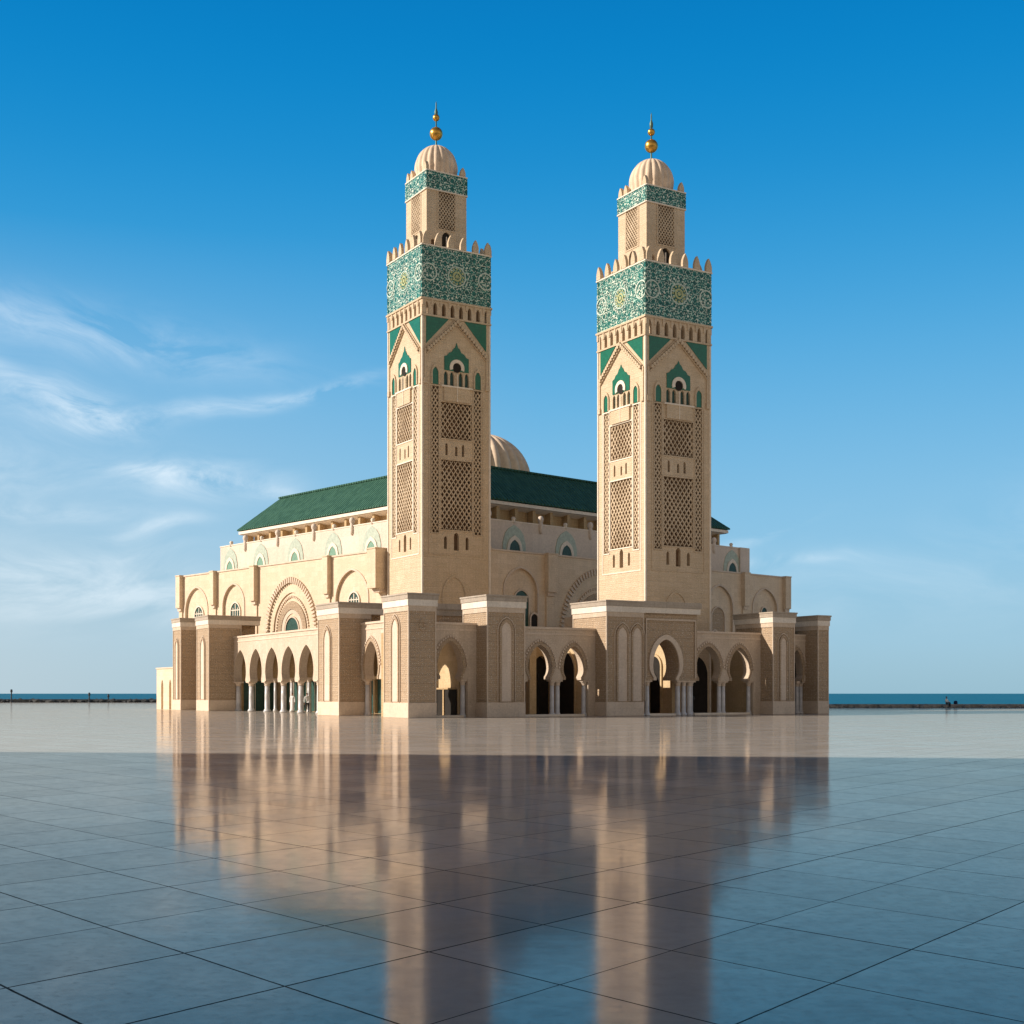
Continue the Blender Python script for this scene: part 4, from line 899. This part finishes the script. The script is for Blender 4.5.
# ------------------------------------------------------------------ people
def skinned(name, joints, edges, mat, parent, sub=2):
    me = bpy.data.meshes.new(name); bm = bmesh.new(); lay = bm.verts.layers.skin.verify()
    vs = []
    for i, j in enumerate(joints):
        v = bm.verts.new(j[:3]); r = j[3]; v[lay].radius = (r, r) if not isinstance(r, tuple) else r; v[lay].use_root = (i == 0); vs.append(v)
    for a, b in edges: bm.edges.new((vs[a], vs[b]))
    bm.to_mesh(me); bm.free()
    o = bpy.data.objects.new(name, me); COL.objects.link(o); o.parent = parent
    m = o.modifiers.new('skin', 'SKIN'); m.use_smooth_shade = True
    s_ = o.modifiers.new('sub', 'SUBSURF'); s_.levels = sub; s_.render_levels = sub
    me.materials.append(mat); return o
def head(parent, x, y, z, yaw, name='head', hairmat='hair'):
    ca, sa = math.cos(yaw), math.sin(yaw)
    def tr(m):
        m.v = [(x+px*ca-py*sa, y+px*sa+py*ca, z+pz) for px, py, pz in m.v]; return m
    m = MB(); prof = [(.001, -.125), (.035, -.118), (.058, -.09), (.07, -.04), (.078, .01), (.074, .06), (.055, .1), (.025, .122), (.001, .127)]
    m.lathe(prof, 0, 0, 16); m.v = [(a, b*1.15, c) for a, b, c in m.v]
    n = len(m.v); m.add([(-.014, -.082, -.02), (.014, -.082, -.02), (0, -.108, -.03), (0, -.084, .02)], [(0, 1, 2), (0, 2, 3), (1, 3, 2), (0, 3, 1)])   # nose
    for sx in (-.078, .078): m.box(sx-.008, sx+.008, -.012, .02, -.03, .03)                                                                        # ears
    h = tr(m).build('head', M['skin'], parent, smooth=True)
    e = MB()
    for sx in (-.028, .028): e.box(sx-.010, sx+.010, -.092, -.08, .002, .014)
    e.box(-.022, .022, -.086, -.076, -.062, -.054)
    tr(e).build('face_features', M['hair'], h)
    k = MB().lathe([(.082, .02), (.084, .06), (.066, .11), (.03, .136), (.001, .14)], 0, 0.012, 16); k.v = [(a, b*1.15, c) for a, b, c in k.v]
    tr(k).build('hair', M[hairmat], h, smooth=True)
def hand(parent, x, y, z, s=1):
    J = [(x, y, z+.03, .02), (x, y, z-.04, (.032, .018))]; E = [(0, 1)]
    for k, (dx, ln) in enumerate(((-.026, .06), (-.009, .075), (.009, .07), (.026, .055))):
        J += [(x+dx, y-.003, z-.075, .0085), (x+dx*1.1, y-.014, z-.075-ln, .007)]; E += [(1, len(J)-2), (len(J)-2, len(J)-1)]
    J += [(x+s*.035, y-.02, z-.02, .010), (x+s*.045, y-.035, z-.065, .008)]; E += [(0, len(J)-2), (len(J)-2, len(J)-1)]
    return skinned('hand', J, E, M['skin'], parent, 1)
def standing(label, x, y, rz, robe):
    t = thing('person', label, 'person', (x, y, 0), rz)
    if robe:
        J = [(0, 0, .98, (.17, .12)), (0, 0, 1.2, (.17, .12)), (0, 0, 1.38, (.15, .10)), (0, 0, 1.50, .055), (-.20, 0, 1.40, .065), (-.25, .01, 1.12, .055), (-.27, -.04, .88, .05), (.20, 0, 1.40, .065), (.25, .01, 1.12, .055), (.27, -.04, .88, .05), (0, .01, .55, (.19, .15)), (0, .01, .08, (.23, .18))]
        E = [(0, 1), (1, 2), (2, 3), (2, 4), (4, 5), (5, 6), (2, 7), (7, 8), (8, 9), (0, 10), (10, 11)]
        b = skinned('body', J, E, M['robe'], t)
    else:
        J = [(0, 0, .95, (.15, .11)), (0, 0, 1.18, (.15, .11)), (0, 0, 1.38, (.15, .10)), (0, 0, 1.50, .055), (-.20, 0, 1.40, .06), (-.25, .01, 1.12, .05), (-.25, -.06, .88, .042), (.20, 0, 1.40, .06), (.25, .01, 1.12, .05), (.25, -.06, .88, .042)]
        E = [(0, 1), (1, 2), (2, 3), (2, 4), (4, 5), (5, 6), (2, 7), (7, 8), (8, 9)]
        b = skinned('body', J, E, M['robe'], t)
        J = [(0, 0, .96, (.15, .11)), (-.1, 0, .84, .095), (-.11, -.02, .48, .065), (-.12, .02, .1, .048), (-.12, -.1, .05, .045), (.1, 0, .84, .095), (.11, .01, .48, .065), (.12, .05, .1, .048), (.12, -.07, .05, .045)]
        skinned('trousers', J, [(0, 1), (1, 2), (2, 3), (3, 4), (0, 5), (5, 6), (6, 7), (7, 8)], M['charcoal'], t)
    MB().lathe([(.05, 1.46), (.048, 1.56), (.001, 1.57)], 0, 0, 10).build('neck', M['skin'], t, smooth=True)
    head(t, 0, -.01, 1.635, 0)
    for s_ in (-1, 1): hand(t, s_*.262, -.06, .82, -s_)
    return t
def A2W(u, v): a = AR; return AO[0]+u*math.cos(a)-v*math.sin(a), AO[1]+u*math.sin(a)+v*math.cos(a)
x, y = A2W(4.6, 33.0); standing('person in long white robe inside the fourth of five arches from the left', x, y, R(-20), True)
x, y = A2W(4.6, 29.5); standing('person in white shirt and dark trousers inside the arch nearest the second pier', x, y, R(20), False)

# seated person on the right sea wall
t = thing('person', 'person in blue cap and pale top sitting on the right sea wall', 'person', (52.3, 160.75, .42), R(35))
J = [(0, 0, .12, (.17, .13)), (0, .02, .32, (.15, .11)), (0, 0, .52, (.16, .10)), (0, -.02, .66, .055), (-.20, 0, .54, .06), (-.25, -.12, .32, .05), (-.14, -.34, .26, .042), (.20, 0, .54, .06), (.25, -.12, .32, .05), (.14, -.34, .26, .042)]
skinned('body', J, [(0, 1), (1, 2), (2, 3), (2, 4), (4, 5), (5, 6), (2, 7), (7, 8), (8, 9)], M['robe'], t)
J = [(0, 0, .12, (.16, .12)), (-.10, -.1, .12, .095), (-.12, -.50, .14, .07), (-.12, -.52, -.26, .05), (-.12, -.62, -.30, .045), (.10, -.1, .12, .095), (.12, -.48, .16, .07), (.13, -.46, -.26, .05), (.13, -.57, -.30, .045)]
skinned('trousers', J, [(0, 1), (1, 2), (2, 3), (3, 4), (0, 5), (5, 6), (6, 7), (7, 8)], M['charcoal'], t)
MB().lathe([(.05, .62), (.048, .73), (.001, .74)], 0, -.02, 10).build('neck', M['skin'], t, smooth=True)
head(t, 0, -.04, .80, 0, hairmat='navy')
for s_ in (-1, 1): hand(t, s_*.13, -.38, .27, -s_)
tag(MB().lathe([(0, 0), (.20, 0), (.24, .12), (.2, .34), (.08, .42), (0, .42)], seg=14).build('backpack', M['navy'], None, (53.6, 161.3, .42), smooth=True), 'dark rounded bag lying beside the seated person on the sea wall', 'bag')

# lantern bollard inside the third right-hand arch
bx, by = A2W(28.0, 3.9)
t = thing('lantern_bollard', 'dark slim lantern bollard standing inside the arch right of the portal', 'bollard', (bx, by, 0))
MB().lathe([(0, 0), (.16, 0), (.16, .06), (.06, .1), (.05, 1.15), (0, 1.15)], seg=14).build('pole', M['darkmetal'], t)
MB().lathe([(0, 1.15), (.12, 1.15), (.16, 1.25), (.16, 1.42), (.05, 1.5), (0, 1.5)], seg=8).build('lantern_head', M['darkmetal'], t)
